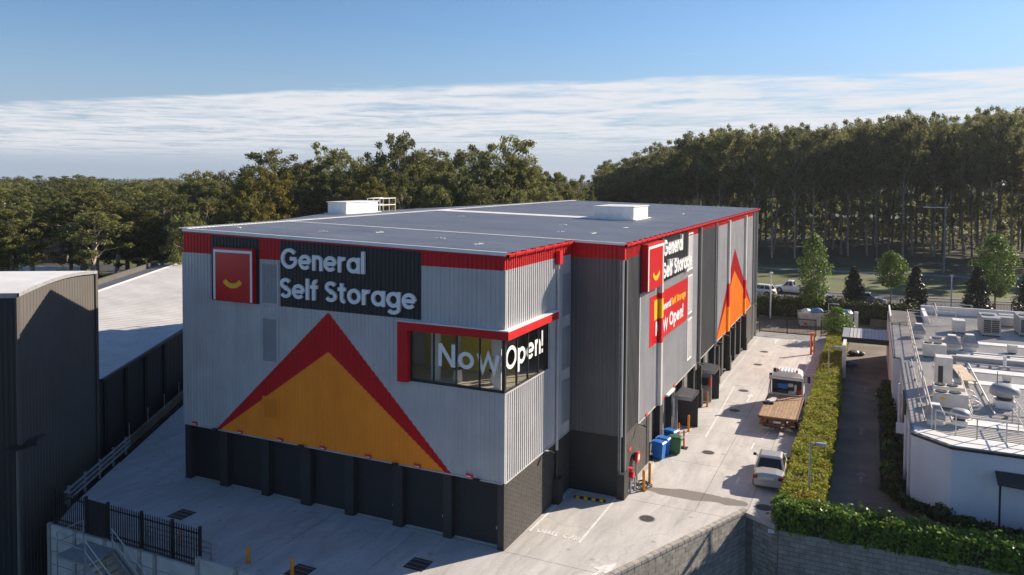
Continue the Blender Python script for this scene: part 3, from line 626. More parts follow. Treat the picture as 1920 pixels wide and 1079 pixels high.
# rooftop plant and anchors, each a thing standing on the roof
def roof_box(x0, x1, y0, y1, z, h, label):
    t = thing('roof_hatch', label, 'roof plant', ((x0+x1)/2, (y0+y1)/2, z))
    MB().box(x0, x1, y0, y1, z-.1, z+h).build('housing', M['white'], t, bevel=.02)
    MB().box(x0-.08, x1+.08, y0-.08, y1+.08, z+h, z+h+.05).build('lid', M['white'], t)
    MB().box(x0-.2, x1+.2, y0-.2, y1+.2, z+.0, z+.05).build('base_flashing', M['white_roof'], t); return t
roof_box(-4.85, -1.85, 25.6, 29.6, 12.68, .95, 'white box housing standing alone on the right of the grey roof')
t2 = roof_box(-23.3, -21.6, 17.9, 22.0, 12.93, .85, 'white box housing by the handrails on the far left of the grey roof')
hr = thing('roof_handrail', 'white handrails around the ladder head on the far edge of the grey roof', 'handrail', (-21.8, 23.2, 12.92))
for (x, y) in ((-22.9, 22.4), (-22.3, 22.4), (-21.7, 22.4), (-22.9, 24.6), (-22.3, 24.6), (-21.7, 24.6)): MB().cyl((x, y, 12.9), (x, y, 14.0), .03).build('post', M['white'], hr)
for z in (13.45, 13.98):
    for a, b_ in (((-22.9, 22.4), (-21.7, 22.4)), ((-22.9, 24.6), (-21.7, 24.6)), ((-22.9, 22.4), (-22.9, 24.6)), ((-21.7, 22.4), (-21.7, 24.6))): MB().cyl((*a, z), (*b_, z), .03).build('rail', M['white'], hr)
anch = None
for x, y in ((-16.9, 2.2), (-12.0, 3.2), (-9.6, 4.8), (-5.4, 3.9), (-2.6, 2.6), (-2.2, 12.0), (-.4, 12.4), (-4.2, 17.5), (-.2, 18.0), (-7.5, 36), (-13, 20), (-1.0, 38), (-9.5, 45)):
    if anch is None:
        anch = thing('roof_anchor', 'small white fall arrest anchor plate screwed to the grey roof', 'roof anchor', (x, y, H(x)+.03), group='anchor plates on the grey roof')
        MB().box(-.25, .25, -.07, .07, 0, .03).build('plate', M['white'], anch, world=False); MB().lathe((0, 0, 0), [(.05, .03), (.05, .06), (.03, .08)], 8).build('eyebolt', M['galv'], anch, world=False)
    else: copy_tree(anch, loc=(x, y, H(x)+.03), rz=random.uniform(0, 1.5))

# louvres
def louvre(fr, u0, u1, z0, z1, mf, ms, slat=.09):
    o = MB()
    for a, b_, c, d_ in ((u0, u1, z0, z0+.09), (u0, u1, z1-.09, z1), (u0, u0+.09, z0+.09, z1-.09), (u1-.09, u1, z0+.09, z1-.09)):
        vs = [fr(u, d, z) for d in (.0, .065) for u, z in ((a, c), (b_, c), (b_, d_), (a, d_))]; o.add(vs, [(4, 5, 6, 7), (0, 1, 5, 4), (1, 2, 6, 5), (2, 3, 7, 6), (3, 0, 4, 7)])
    f_ = o.build('louvre', mf, B); s2 = MB(); n = int((z1-z0-.18)/slat)
    for k in range(n):
        z = z0+.09+k*slat; s2.quad(fr(u0+.09, .042, z), fr(u1-.09, .042, z), fr(u1-.09, .058, z+slat*.72), fr(u0+.09, .058, z+slat*.72))
    s2.build('louvre_slats', ms, f_)
M['louvre_slat'] = mat('grey_louvre', (.30, .32, .34), .5, 0, .06, 1)
louvre(FF, -13.16, -12.06, 9.5, 11.6, M['clad'], M['louvre_slat']); louvre(FF, -13.16, -12.10, 6.65, 8.93, M['clad'], M['louvre_slat'])
louvre(FF, -13.1, -12.10, 3.84, 4.98, M['orange'], M['orange'])
for z0, z1 in ((9.6, 12.1), (6.62, 9.24), (3.5, 6.3)): louvre(FR, 22.6, 24.0, z0, z1, M['white'], M['white'])

# corner window: red hood, frames, panes, lettering and the lit room behind
mb = MB()
mb.box(-5.14, .30, -.28, -.036, 9.02, 9.38); mb.box(.036, .30, -.0360, 5.40, 9.02, 9.38); mb.box(-5.14, -4.62, -.28, -.036, 6.70, 9.02)
mb.build('window_hood', M['red'], B)
mb = MB(); mb.box(-5.16, .32, -.30, 0, 9.38, 9.42); mb.box(0.0, .32, 0.0, 5.42, 9.38, 9.42); mb.build('hood_flashing', M['white'], B)
wf = MB(); wf.box(-4.62, 0.02, -.03, .06, 6.72, 6.83); wf.box(-4.62, -.1, -.03, .06, 8.96, 9.05); wf.box(-.06, .03, .06, 4.9, 6.72, 6.80); wf.box(-.06, .03, .06, 4.9, 8.96, 9.05)
wf.box(-.11, .035, -.035, .11, 6.83, 8.99)
for x in (-4.62, -3.46, -2.33, -1.20): wf.box(x, x+.06, -.03, .06, 6.83, 8.96)
for y in (1.22, 2.40, 3.58, 4.80): wf.box(-.06, .03, y, y+.06, 6.80, 8.96)
win = wf.build('corner_window', M['frame'], B)
for a, b_ in ((-4.56, -3.46), (-3.40, -2.33), (-2.27, -1.20), (-1.14, -.11)): MB().box(a, b_, .01, .02, 6.83, 8.96).build('pane', M['clear'], win)
for a, b_ in ((.11, 1.22), (1.28, 2.40), (2.46, 3.58), (3.64, 4.80)): MB().box(-.02, -.01, a, b_, 6.80, 8.96).build('pane', M['clear'], win)
mb = MB(); mb.box(-5.1, .06, -.06, -.036, 6.68, 6.72); mb.box(.036, .06, -.04, 4.9, 6.66, 6.72); mb.build('window_sill', M['clad'], B)
word('Now', -3.2, -.22, 7.55, 1.0, lambda u, d, z: (u, .005-d, z), .004, M['letter'], win, w=.17, gap=.13)
word('Open!', .10, 4.2, 7.62, 1.0, lambda u, d, z: (-.004+d, u, z), .004, M['letter'], win, w=.17, gap=.10)
rm = MB(); rm.box(-11, -.12, .1, 11, 6.55, 6.70); room = rm.build('display_room', M['roomfloor'], B)
mb = MB(); mb.box(-11, -.12, .1, 11, 9.42, 9.5); mb.quad((-11, .1, 6.7), (-11, 11, 6.7), (-11, 11, 9.42), (-11, .1, 9.42)); mb.quad((-11, 11, 6.7), (-.12, 11, 6.7), (-.12, 11, 9.42), (-11, 11, 9.42)); mb.quad((-.12, 4.95, 6.7), (-.12, 11, 6.7), (-.12, 11, 9.42), (-.12, 4.95, 9.42)); mb.quad((-11, .1, 6.7), (-4.65, .1, 6.7), (-4.65, .1, 9.42), (-11, .1, 9.42))
mb.build('room_shell', M['room'], room)
ydoor = mat('yellow_unit_door', (.72, .55, .02), .45, 0, .05, 2)
mb = MB()
for x0, x1 in ((-5.6, -3.9), (-3.6, -2.0)): mb.box(x0, x1, 2.9, 2.95, 6.7, 9.0)
mb.build('unit_doors', ydoor, room)
mb = MB(); mb.box(-8, -1.6, 2.96, 3.1, 6.7, 9.42)
for x in (-3.85, -1.95): mb.box(x, x+.22, 2.7, 2.96, 6.7, 9.42)
mb.build('partition', M['room'], room)
mb = MB(); mb.cyl((-3.85, .9, 6.7), (-3.85, .9, 9.42), .22, n=14); mb.box(-.75, -.4, .5, .85, 6.7, 9.42); mb.build('column', M['room'], room)
for x, y in ((-2.75, .95), (-1.05, 1.25)):
    st = MB().lathe((x, y, 6.7), [(.20, 0), (.22, .1), (.18, .5), (.24, .55), (.27, .8), (.20, 1.05), (.13, 1.2)], 12).build('display_stand', M['room'], room, smooth=True)
    MB().lathe((x, y, 7.25), [(.255, 0), (.285, .05), (.285, .1), (.255, .14)], 12).build('dark_band', M['dark'], st)

# signs on the front
sg = MB(); sg.box(-16.10, -13.46, -.26, -.036, 9.54, 12.2); sign = sg.build('light_box_sign', M['red'], B, bevel=.02)
MB().box(-16.06, -13.50, -.272, -.261, 9.56, 12.15).build('sign_face', M['red_gloss'], sign)
mb = MB(); mb.box(-16.04, -15.92, -.284, -.273, 9.57, 12.08); mb.box(-13.64, -13.52, -.284, -.273, 9.57, 12.08); mb.box(-15.92, -13.64, -.284, -.273, 11.95, 12.08); mb.build('white_border', M['letter'], sign)
def smile(fr, cu, cz, r, d0, parent):
    mb = MB(); stroke(mb, arc(cu, cz, r, r*.75, 205, 335, 14), .24, fr, d0, d0+.02); mb.build('smile', M['yellow'], parent)
smile(FF, -14.78, 10.75, .58, .273, sign)
word('General', -11.84, -7.0, 11.34, .98, FF, .11, M['letter'], B, dep0=.036, w=.175)
word('Self Storage', -11.9, -4.26, 9.93, .96, FF, .11, M['letter'], B, dep0=.036, w=.175)
# signs on the long side
sg = MB(); sg.box(2.786, 3.14, 10.94, 14.38, 9.72, 12.25); sign = sg.build('light_box_sign', M['red'], B, bevel=.02)
MB().box(3.141, 3.152, 11.0, 14.32, 9.74, 12.2).build('sign_face', M['red_gloss'], sign)
mb = MB(); mb.box(3.153, 3.165, 11.02, 11.18, 9.75, 12.12); mb.box(3.153, 3.165, 14.14, 14.30, 9.75, 12.12); mb.box(3.153, 3.165, 11.18, 14.14, 11.98, 12.12); mb.build('white_border', M['letter'], sign)
smile(FR, 12.7, 10.85, .75, .403, sign)
word('General', 15.2, 20.25, 11.22, .95, FR, .16, M['letter'], B, dep0=.036)
word('Self Storage', 15.15, 23.1, 9.92, .93, FR, .16, M['letter'], B, dep0=.036)
bn = MB(); bn.box(2.786, 2.80, 12.8, 22.45, 6.36, 9.15); banner = bn.build('opening_banner', M['red_gloss'], B)
word('General', 15.25, 17.75, 7.98, .46, FR, .008, M['letter'], banner, dep0=.052, w=.2); word('Self Storage', 17.95, 21.9, 7.98, .46, FR, .008, M['yellow'], banner, dep0=.052, w=.2)
word('Now Open!', 14.1, 21.2, 6.78, .82, FR, .008, M['letter'], banner, dep0=.052, w=.2)
MB().box(2.801, 2.81, 13.75, 15.6, 7.72, 8.86).build('logo_patch', M['yellow'], banner)
# square downpipe casings with the print carried over them
def casing(y0, y1, x1, parts_):
    first = None
    for z0, z1, m in parts_:
        o = MB().box(2.786, x1, y0, y1, z0, z1)
        if first is None: first = o.build('downpipe_casing', m, B)
        else: o.build('casing_section', m, first)
casing(14.64, 15.04, 3.02, [(2.66, 6.30, M['clad']), (6.30, 7.74, M['red']), (7.74, 8.86, M['yellow']), (8.86, 9.2, M['red']), (9.2, 9.7, M['clad']), (9.7, 12.3, M['black_panel'])])
casing(26.0, 26.4, 2.98, [(2.3, 12.3, M['clad_dark'])]); casing(32.95, 33.2, 2.90, [(2.3, 12.2, M['clad_dark'])])
casing(38.3, 38.8, 2.98, [(2.68, oR(38.6)-1.95, M['orange']), (oR(38.6)-1.95, oR(38.6)+.05, M['red']), (oR(38.6)+.05, 12.2, M['clad'])])
casing(47.9, 48.4, 2.98, [(2.68, oR(48.2)-1.75, M['orange']), (oR(48.2)-1.75, oR(48.2)+.05, M['red']), (oR(48.2)+.05, 12.2, M['clad'])])
for y, zt in ((26.0, 2.4), (38.35, 2.6), (47.95, 2.5), (33.0, 2.4)):
    MB().box(2.80, 3.10, y+.05, y+.45, gz(y)-.05, zt+.1).build('downpipe', M['base'], B); MB().box(2.79, 3.16, y-.05, y+.6, gz(y)-.05, gz(y)+1.25).build('pipe_guard', M['base'], B)
for y in (32.55, 54.2, 56.6):
    MB().cyl((2.86, y, gz(y)), (2.86, y, 12.3), .05, n=8).build('downpipe', M['galv'], B)
# downpipes in the step
MB().cyl((.12, 5.75, 2.5), (.12, 5.75, 11.6), .075, n=10).build('downpipe', M['clad'], B); MB().cyl((.12, 5.75, .9), (.12, 5.75, 2.5), .077, n=10).build('downpipe', M['base'], B)
MB().box(.03, .34, 5.5, 6.05, -.1, 1.15).build('pipe_guard', M['base'], B)
rh = MB(); rh.box(.03, .28, 5.55, 5.95, 11.6, 12.25); rh.build('rain_head', M['red'], B)
MB().box(2.66, 2.9, 7.55, 7.78, 11.75, 12.3).build('rain_head', M['red'], B)
for dx_ in (0, .09): MB().cyl((2.64+dx_, 7.70, .9), (2.64+dx_, 7.70, 11.8), .035, n=8).build('downpipe', M['steel'], B)
MB().box(2.785, 2.9, 7.95, 8.2, 1.05, 11.7).build('downpipe', M['clad_dark'], B, label='flat charcoal downpipe beside the step'); MB().box(2.62, 3.02, 7.5, 8.28, -.2, 1.12).build('pipe_guard', M['base'], B)
# blank window boxes in the shaded return beside the corner window
for z in (9.9, 7.2, 4.5): MB().box(.036, .06, 6.55, 7.7, z-1.0, z+1.1).build('wall_louvre', M['louvre_slat'], B)
# door canopies over the side doors
def canopy(y0, y1, z, label):
    t = thing('door_canopy', label, 'canopy', (2.8, y0, z)); mb = MB()
    ribbed(mb, lambda u, d, t_: (t_, u, z-.12*(t_-2.8)+d), y0, y1, 2.8, 3.85, .2, .02); mb.build('canopy_roof', M['clad_dark'], t)
    MB().box(3.85, 3.90, y0, y1, z-.30, z-.1).build('canopy_fascia', M['dark'], t); MB().box(2.8, 3.88, y0-.04, y0-.005, z-.28, z-.02).build('side_trim', M['steel'], t)
    zb = gz(y1)
    MB().box(2.8, 3.86, y1-.06, y1, zb, z-.12).build('side_panel', M['base'], t); MB().box(2.82, 3.0, y0, y0+.06, zb, z-.05).build('post', M['steel'], t)
    return t
canopy(19.1, 21.25, 2.15, 'black metal canopy over the side door nearer the blue bins'); canopy(26.9, 29.0, 2.05, 'black metal canopy over the side door beyond the red hose cabinet')
for y in (18.9, 20.0): MB().box(2.44, 2.5, y, y+.9, gz(y), gz(y)+2.05).build('door', M['room'], B)
# small lights and unit plates along the cladding foot
for y in (12.2, 15.9, 18.8): MB().box(2.80, 2.83, y, y+.35, RB-.05, RB+.12).build('unit_sign', M['brick_red'], B)
for y in (10.6, 25.7, 33.4, 36.5, 40.0, 43.3, 46.4, 53.6):
    l = MB().box(2.80, 3.1, y, y+.06, RB+.0, RB+.05).build('wall_light', M['steel'], B); MB().obox((3.2, y+.03, RB-.02), (.13, 0, -.03), (0, .09, 0), (.006, 0, .03)).build('lamp_head', M['dark'], l)
l = MB().box(.06, .35, 4.3, 4.36, CB+.0, CB+.05).build('wall_light', M['white'], B); MB().obox((.42, 4.33, CB), (.13, 0, -.03), (0, .09, 0), (.006, 0, .03)).build('lamp_head', M['dark'], l)
l = MB().box(2.84, 3.02, 16.6, 18.3, RB-.02, RB+.08).build('awning_box', M['white'], B)

# ------------------------------------------------------------------ markings on the drive (kept with the yard)
def mark(poly, name='line_marking', th=.006, m=None):
    return MB().prism(poly, lambda x, y: gz(y)+.0035, lambda x, y: gz(y)+.0035+th).build(name, m or M['paint'], yard)
def strip(a, b, w=.1): 
    d = Vector((b[0]-a[0], b[1]-a[1])); n = Vector((-d.y, d.x)).normalized()*w/2
    return mark([(a[0]+n.x, a[1]+n.y), (b[0]+n.x, b[1]+n.y), (b[0]-n.x, b[1]-n.y), (a[0]-n.x, a[1]-n.y)])
strip((.22, 7.7), (.22, 2.3)); strip((2.58, 7.5), (2.58, 2.15))
FG = lambda u, d, z: (u, z, gz(z)+.004+d)
word('SMALL CAR', .45, 2.45, 2.32, .38, FG, .005, M['paint_worn'], yard, name='lettering', w=.2, gap=.12, space=.75, join=True)
def arrow(x, y, L, w=.5, rz=0.0):
    c, s = math.cos(rz), math.sin(rz); P = lambda a, b: (x+a*c-b*s, y+a*s+b*c)
    mark([P(-.07, 0), P(.07, 0), P(.07, L*.62), P(-.07, L*.62)], 'arrow_marking'); mark([P(-w/2, L*.62), P(w/2, L*.62), P(0, L)], 'arrow_marking')
arrow(3.6, -1.35, 2.7, .8, R_(-22)); arrow(5.85, 29.0, 2.6, .6); arrow(5.2, 53.2, 2.4, .9)
strip((3.0, 19.3), (4.7, 19.6), .07); strip((4.72, 19.3), (4.3, 33.2), .1); strip((3.5, 19.3), (3.55, 21.4), .07)
for k in range(7): strip((3.2, 21.4+k*1.65), (4.65, 22.0+k*1.65), .08)
strip((7.66, 12.3), (7.66, 13.4), .1); strip((7.66, 12.9), (8.3, 12.9), .06); strip((7.6, 18.3), (7.6, 19.6), .09); strip((7.62, 19.2), (10.0, 19.0), .05); strip((7.9, 20.5), (8.35, 23.5), .08)
for k in range(13): strip((9.0, 33.0+k*1.25), (10.05, 33.2+k*1.25), .06)
strip((8.95, 33.0), (9.02, 49.0), .09)
# manhole covers
cov = None
for x, y, r, lab in ((4.59, 5.94, .34, 'nearest the small car bay'), (5.41, 16.57, .33, 'level with the green wheelie bin'), (5.39, 26.3, .36, 'in the shadow left of the timber deck'), (5.15, 32.2, .36, 'level with the cab of the tow truck'), (4.94, 42.2, .36, 'beyond the tow truck, second from the gate'), (4.76, 48.3, .36, 'nearest the far gate'), (9.35, 9.75, .38, 'in shade behind the silver sedan'), (6.9, 37.6, .2, 'smaller than the rest')):
    z = gz(y)+.003
    if cov is None:
        cov = thing('manhole_cover', 'round dark cast iron manhole cover '+lab, 'manhole cover', (x, y, z), group='round manhole covers along the drive')
        MB().lathe((0, 0, 0), [(.34, 0), (.34, .008)], 24).build('cover', M['iron'], cov, world=False); MB().lathe((0, 0, .001), [(.40, 0), (.40, .004)], 24).build('collar', M['steel'], cov, world=False)
    else: copy_tree(cov, loc=(x, y, z), scale=(r/.34, r/.34, 1), label='round dark cast iron manhole cover '+lab)
for x, y, lab in ((-2.65, -2.5, 'square dark steel pit lid in the shade in front of the right hand shutters'), (-6.6, -5.0, 'square dark steel pit lid beside the yellow bollards at the yard edge'), (-15.0, -3.3, 'square dark steel pit lid behind the black palisade fence')):
    t = thing('pit_lid', lab, 'pit lid', (x, y, .004)); MB().box(-.45, .45, -.45, .45, 0, .012).build('lid', M['iron'], t, world=False); mb = MB()
    for k in (-.3, 0, .3): mb.box(-.42, .42, k-.01, k+.01, .0125, .016)
    mb.build('lid_rib', M['steel'], t, world=False)
# wheel stop
t = thing('wheel_stop', 'black and yellow striped rubber wheel stop in the small car bay', 'wheel stop', (1.48, 6.8, gz(6.8)), R_(5))
MB().prism([(-.8, -.075), (.8, -.075), (.8, .075), (-.8, .075)], 0, .11).build('body', M['rubber'], t, world=False, bevel=.02)
for k in (-.6, -.2, .2, .6): MB().box(k-.09, k+.09, -.079, .079, .02, .114).build('yellow_stripe', M['yellow'], t, world=False)
# bollards
bl = [(3.56, 9.14, 'bollard in front of the red fire hose, nearer the camera'), (3.55, 10.34, 'bollard in front of the red fire hose, farther from the camera'), (3.53, 19.98, 'first bollard along the hatched walkway, nearest the bins'), (3.49, 21.47, 'second bollard along the hatched walkway from the bins'),
      (3.49, 26.38, 'third bollard along the hatched walkway, beside the first canopy'), (3.46, 29.92, 'farthest bollard along the hatched walkway, beside the red cabinet canopy'), (-8.97, -5.37, 'left bollard behind the concrete panel wall in the shaded yard'), (-6.70, -5.37, 'right bollard beside the pit lid in the shaded yard'), (-12.6, -5.5, 'bollard standing behind the black palisade fence')]
b0 = None
for x, y, lab in bl:
    if b0 is None:
        b0 = thing('bollard', 'yellow steel '+lab, 'bollard', (x, y, gz(y)), group='yellow steel bollards')
        MB().lathe((0, 0, 0), [(.075, 0), (.075, 1.02), (.065, 1.06), (.03, 1.08)], 14).build('post', M['bollard'], b0, world=False); MB().lathe((0, 0, 0), [(.12, 0), (.12, .015)], 12).build('base_plate', M['bollard'], b0, world=False)
    else: copy_tree(b0, loc=(x, y, gz(y)), label='yellow steel '+lab, scale=(1, 1, .62 if y < 0 else 1))
t = thing('height_marker', 'tall orange steel post standing near the far gate', 'post', (9.02, 49.3, gz(49.3)))
MB().cyl((-.12, 0, 0), (-.12, 0, 2.0), .10, n=10).build('post', M['safety'], t, world=False); MB().cyl((.14, .1, 0), (.14, .1, 2.0), .08, n=10).build('post', M['bollard'], t, world=False); MB().box(-.2, .2, -.1, .2, 2.0, 2.06).build('cap', M['safety'], t, world=False)
# wheelie bins
def wheelie(m, lab, loc, rz):
    t = thing('wheelie_bin', lab, 'wheelie bin', loc, rz)
    a = [(-.24, -.27), (.24, -.27), (.24, .27), (-.24, .27)]; b_ = [(-.29, -.34), (.29, -.34), (.29, .34), (-.29, .34)]
    mb = MB(); mb.add([(x, y, .06) for x, y in a]+[(x, y, .96) for x, y in b_], [(3, 2, 1, 0), (4, 5, 6, 7)]+[(i, (i+1) % 4, (i+1) % 4+4, i+4) for i in range(4)])
    mb.build('body', m, t, world=False, bevel=.03); MB().box(-.315, .315, -.365, .365, .93, .975).build('rim', m, t, world=False, bevel=.015)
    l = MB().add([(-.31, -.37, .976), (.31, -.37, .976), (.31, .36, .976), (-.31, .36, .976), (-.27, -.32, 1.03), (.27, -.32, 1.03), (.27, .30, 1.06), (-.27, .30, 1.06)], [(0, 1, 2, 3), (4, 5, 6, 7), (0, 1, 5, 4), (1, 2, 6, 5), (2, 3, 7, 6), (3, 0, 4, 7)]).build('lid', m, t, world=False, bevel=.015)
    MB().cyl((-.28, .42, .97), (.28, .42, .97), .02, n=6).build('handle', m, t, world=False)
    for s in (-1, 1): MB().cyl((s*.24, .30, .1), (s*.29, .30, .1), .10, n=12).build('wheel', M['rubber'], t, world=False)
    return t
wheelie(M['blue'], 'blue wheelie bin nearest the camera, beside the green one', (3.08, 14.15, gz(14)), R_(80)); wheelie(M['blue'], 'blue wheelie bin in the middle, directly behind the nearest blue bin', (3.15, 15.0, gz(15)), R_(84))
wheelie(M['blue'], 'blue wheelie bin farthest from the camera, by the orange marker posts', (3.2, 16.6, gz(16.6)), R_(75)); wheelie(M['green'], 'green wheelie bin standing beside the blue bins', (3.72, 15.5, gz(15.5)), R_(95))
for x, y, lab in ((3.95, 16.7, 'orange traffic marker post with a black base beside the green bin'), (3.35, 18.0, 'orange traffic marker post standing behind the farthest blue bin')):
    t = thing('marker_post', lab, 'marker post', (x, y, gz(y))); MB().lathe((0, 0, 0), [(.06, .05), (.055, 1.0), (.04, 1.08)], 10).build('post', M['safety'], t, world=False); MB().box(-.22, .22, -.22, .22, 0, .05).build('base', M['rubber'], t, world=False, bevel=.01)
    MB().lathe((0, 0, 0), [(.064, .62), (.063, .75)], 10).build('reflective_band', M['white'], t, world=False)
# fire hose and hydrant
t = thing('fire_hose_reel', 'red fire hose reel on a steel stand against the blockwork', 'hose reel', (2.9, 9.95, gz(9.9)))
MB().cyl((2.95, 9.9, 1.25), (3.07, 9.9, 1.25), .30, n=18).build('reel_disc', M['fire_red'], t); MB().cyl((2.83, 9.9, 1.25), (2.95, 9.9, 1.25), .22, n=16).build('hose', M['rubber'], t); MB().cyl((3.075, 9.9, 1.25), (3.09, 9.9, 1.25), .16, n=14).build('hub', M['white'], t)
MB().cyl((2.95, 9.8, -.19), (2.95, 9.8, .98), .035, n=8).build('leg', M['galv'], t); MB().cyl((2.95, 10.05, -.19), (2.95, 10.05, .98), .035, n=8).build('leg', M['galv'], t)
MB().box(2.775, 2.79, 9.1, 9.5, 1.75, 1.9).build('sign', M['brick_red'], t)
t = thing('hydrant_booster', 'red hydrant valve on grey riser pipes beside the pipe guard', 'hydrant', (3.0, 8.75, gz(8.75)))
MB().cyl((3.0, 8.65, -.16), (3.0, 8.65, .8), .06, n=10).build('riser', M['galv'], t); MB().cyl((3.15, 8.95, -.16), (3.15, 8.95, .55), .05, n=10).build('riser', M['galv'], t)
MB().cyl((2.88, 8.7, .72), (3.16, 8.7, .72), .17, n=14).build('valve_body', M['fire_red'], t); MB().cyl((3.0, 8.7, .86), (3.0, 8.7, 1.08), .07, n=10).build('valve_neck', M['fire_red'], t); MB().lathe((3.0, 8.7, 1.06), [(.15, 0), (.15, .03)], 12).build('hand_wheel', M['fire_red'], t)
pts = []
for k in range(90):
    a = k*.37; r = .42+.14*math.sin(k*.7); pts.append((3.35+r*math.cos(a)*(.8+.2*math.sin(k)), 9.65+r*1.1*math.sin(a), gz(9.6)+.03+.0015*k))
tag(MB().tube(pts, .022, 5).build('hose_coil', M['rubber']), 'loose black hose lying in coils on the wet concrete', 'hose')
t = thing('fire_hose_cabinet', 'grey cabinet stand with a red hose reel under the far canopy', 'hose cabinet', (3.0, 25.4, gz(25.4)))
MB().box(2.80, 3.55, 27.6, 27.7, -.48, 1.55).build('back_panel', M['steel'], t); MB().cyl((3.1, 27.55, 1.0), (3.1, 27.40, 1.0), .28, n=16).build('hose_reel', M['rubber'], t); MB().box(3.32, 3.52, 27.45, 27.6, .65, 1.3).build('extinguisher_box', M['fire_red'], t)

# ------------------------------------------------------------------ far gate and fence across the drive
g = thing('sliding_gate', 'black steel sliding gate closed across the far end of the drive', 'gate', (2.9, 59.2, gz(59.2)))
zb = gz(59.2)
for z in (zb+.1, zb+1.72): MB().box(2.9, 8.75, 59.17, 59.24, z, z+.09).build('rail', M['dark'], g)
for x in (2.9, 5.8, 8.68): MB().box(x, x+.09, 59.165, 59.245, zb, zb+1.85).build('post', M['dark'], g)
k = 0; pk = None; x = 3.05
while x < 8.65:
    pk = MB().box(-.016, .016, -.016, .016, 0, 1.75).build('picket', M['dark'], g, world=False) if pk is None else copy_tree(pk, g)
    pk.location = (x-2.9, 0, .12); x += .135
g = thing('side_fence', 'short black steel fence between the sliding gate and the green shrub', 'fence', (9.2, 59.3, gz(59.3)))
for x in (9.2, 11.9): MB().box(x, x+.09, 59.25, 59.34, zb, zb+1.9).build('post', M['dark'], g)
for z in (zb+.15, zb+1.7): MB().box(9.3, 11.9, 59.27, 59.31, z, z+.05).build('rail', M['dark'], g)
pk = None
for k in range(18):
    pk = MB().box(-.016, .016, -.016, .016, 0, 1.85).build('picket', M['dark'], g, world=False) if pk is None else copy_tree(pk, g)
    pk.location = (.2+k*.14, 0, .1)
# forecourt beyond the gate
MB_ = MB().prism([(-8, 59.45), (60, 59.45), (60, 68.6), (-8, 68.6)], -1.5, -1.13); struct(MB_.build('forecourt', M['old_conc']))
# skips of rubbish
t = thing('rubbish_skip', 'long dirty white skip heaped with rubbish bags beyond the gate', 'skip', (9.4, 66.2, -1.13))
mb = MB(); mb.add([(6.7, 65.2, -1.1), (12.1, 66.3, -1.1), (11.8, 67.7, -1.1), (6.4, 66.6, -1.1), (6.5, 65.0, .35), (12.3, 66.2, .35), (12.0, 68.0, .35), (6.2, 66.8, .35)], [(3, 2, 1, 0), (0, 1, 5, 4), (1, 2, 6, 5), (2, 3, 7, 6), (3, 0, 4, 7)])
mb.build('skip_body', M['bin_white'], t)
for k in range(9):
    f = (k+.5)/9; a = Vector((6.7+5.4*f, 65.17+1.1*f, -1.05)); b_ = Vector((6.5+5.8*f, 64.97+1.2*f, .3)); MB().bar(a, b_, .1, .06).build('skip_rib', M['bin_white'], t)
mb = MB(); mb.bar((6.48, 64.97, .37), (12.32, 66.17, .37), .1); mb.bar((6.2, 66.8, .37), (12.0, 68.0, .37), .1); mb.build('skip_rim', M['bin_white'], t)
MB().box(12.35, 12.75, 66.2, 66.6, -1.13, .75).build('lifting_post', M['white'], t)
for k in (.1, .55, .95): MB().box(6.7+5.4*k-.12, 6.7+5.4*k+.12, 65.1+1.1*k-.03, 65.12+1.1*k, -.95, -.75).build('reflector', M['fire_red'], t)
mb = MB(); mb.add([(6.55, 65.2, .2), (12.2, 66.4, .2), (11.9, 67.8, .2), (6.3, 66.6, .2)], [(0, 1, 2, 3)]); mb.build('rubbish', M['bag_dark'], t)
def lump(c, r, sq, m, lab, cat='rubbish bag', name='rubbish_bag', par=None):
    bm = bmesh.new(); bmesh.ops.create_icosphere(bm, subdivisions=2, radius=1)
    for v in bm.verts: v.co *= 1+random.uniform(-.16, .16); v.co = Vector((v.co.x*r, v.co.y*r*.9, v.co.z*r*sq))
    me = bpy.data.meshes.new(name); bm.to_mesh(me); bm.free(); me.materials.append(m); o = obj_from(name, me, par); o.location = c; return tag(o, lab, cat) if lab else o
lump((7.3, 66.0, .45), .55, .6, M['bag_white'], 'white rubbish bag at the left end of the long skip'); lump((8.4, 66.2, .5), .75, .55, M['bag_blue'], 'big blue rubbish bag near the left end of the long skip')
lump((9.6, 66.5, .35), .8, .4, M['bag_dark'], 'dark heap of sacking in the middle of the long skip'); lump((10.7, 66.8, .4), .5, .6, M['bag_white'], 'pale rubbish bag right of the middle of the long skip')
lump((11.5, 67.0, .45), .7, .6, M['bag_blue'], 'blue rubbish bag at the right end of the long skip')

# ------------------------------------------------------------------ front fence, panel wall and stairs
fn = thing('palisade_fence', 'black steel palisade fence on the concrete panel wall at the yard edge', 'fence', (-15, -6.43, 0))
pk = None; x = -19.35
while x < -10.55:
    if not (-17.3 < x < -15.95):
        if pk is None: pk = MB().add([(-.022, -.012, -.02), (.022, -.012, -.02), (.022, .012, -.02), (-.022, .012, -.02), (-.022, -.012, 1.48), (.022, -.012, 1.48), (.022, .012, 1.48), (-.022, .012, 1.48), (0, 0, 1.56)], [(0, 1, 5, 4), (1, 2, 6, 5), (2, 3, 7, 6), (3, 0, 4, 7), (4, 5, 8), (5, 6, 8), (6, 7, 8), (7, 4, 8)]).build('picket', M['dark'], fn, world=False)
        else: pk = copy_tree(pk, fn)
        pk.location = (x+15, -.03, .04)
    x += .138
for x in (-19.45, -17.35, -15.95, -13.9, -12.1, -10.55): MB().box(x-.05, x+.05, -6.43, -6.33, -.05, 1.6).build('post', M['dark'], fn)
for a, b_ in ((-19.4, -17.4), (-15.9, -10.6)):
    for z in (.18, 1.28): MB().box(a, b_, -6.42, -6.38, z, z+.05).build('rail', M['dark'], fn)
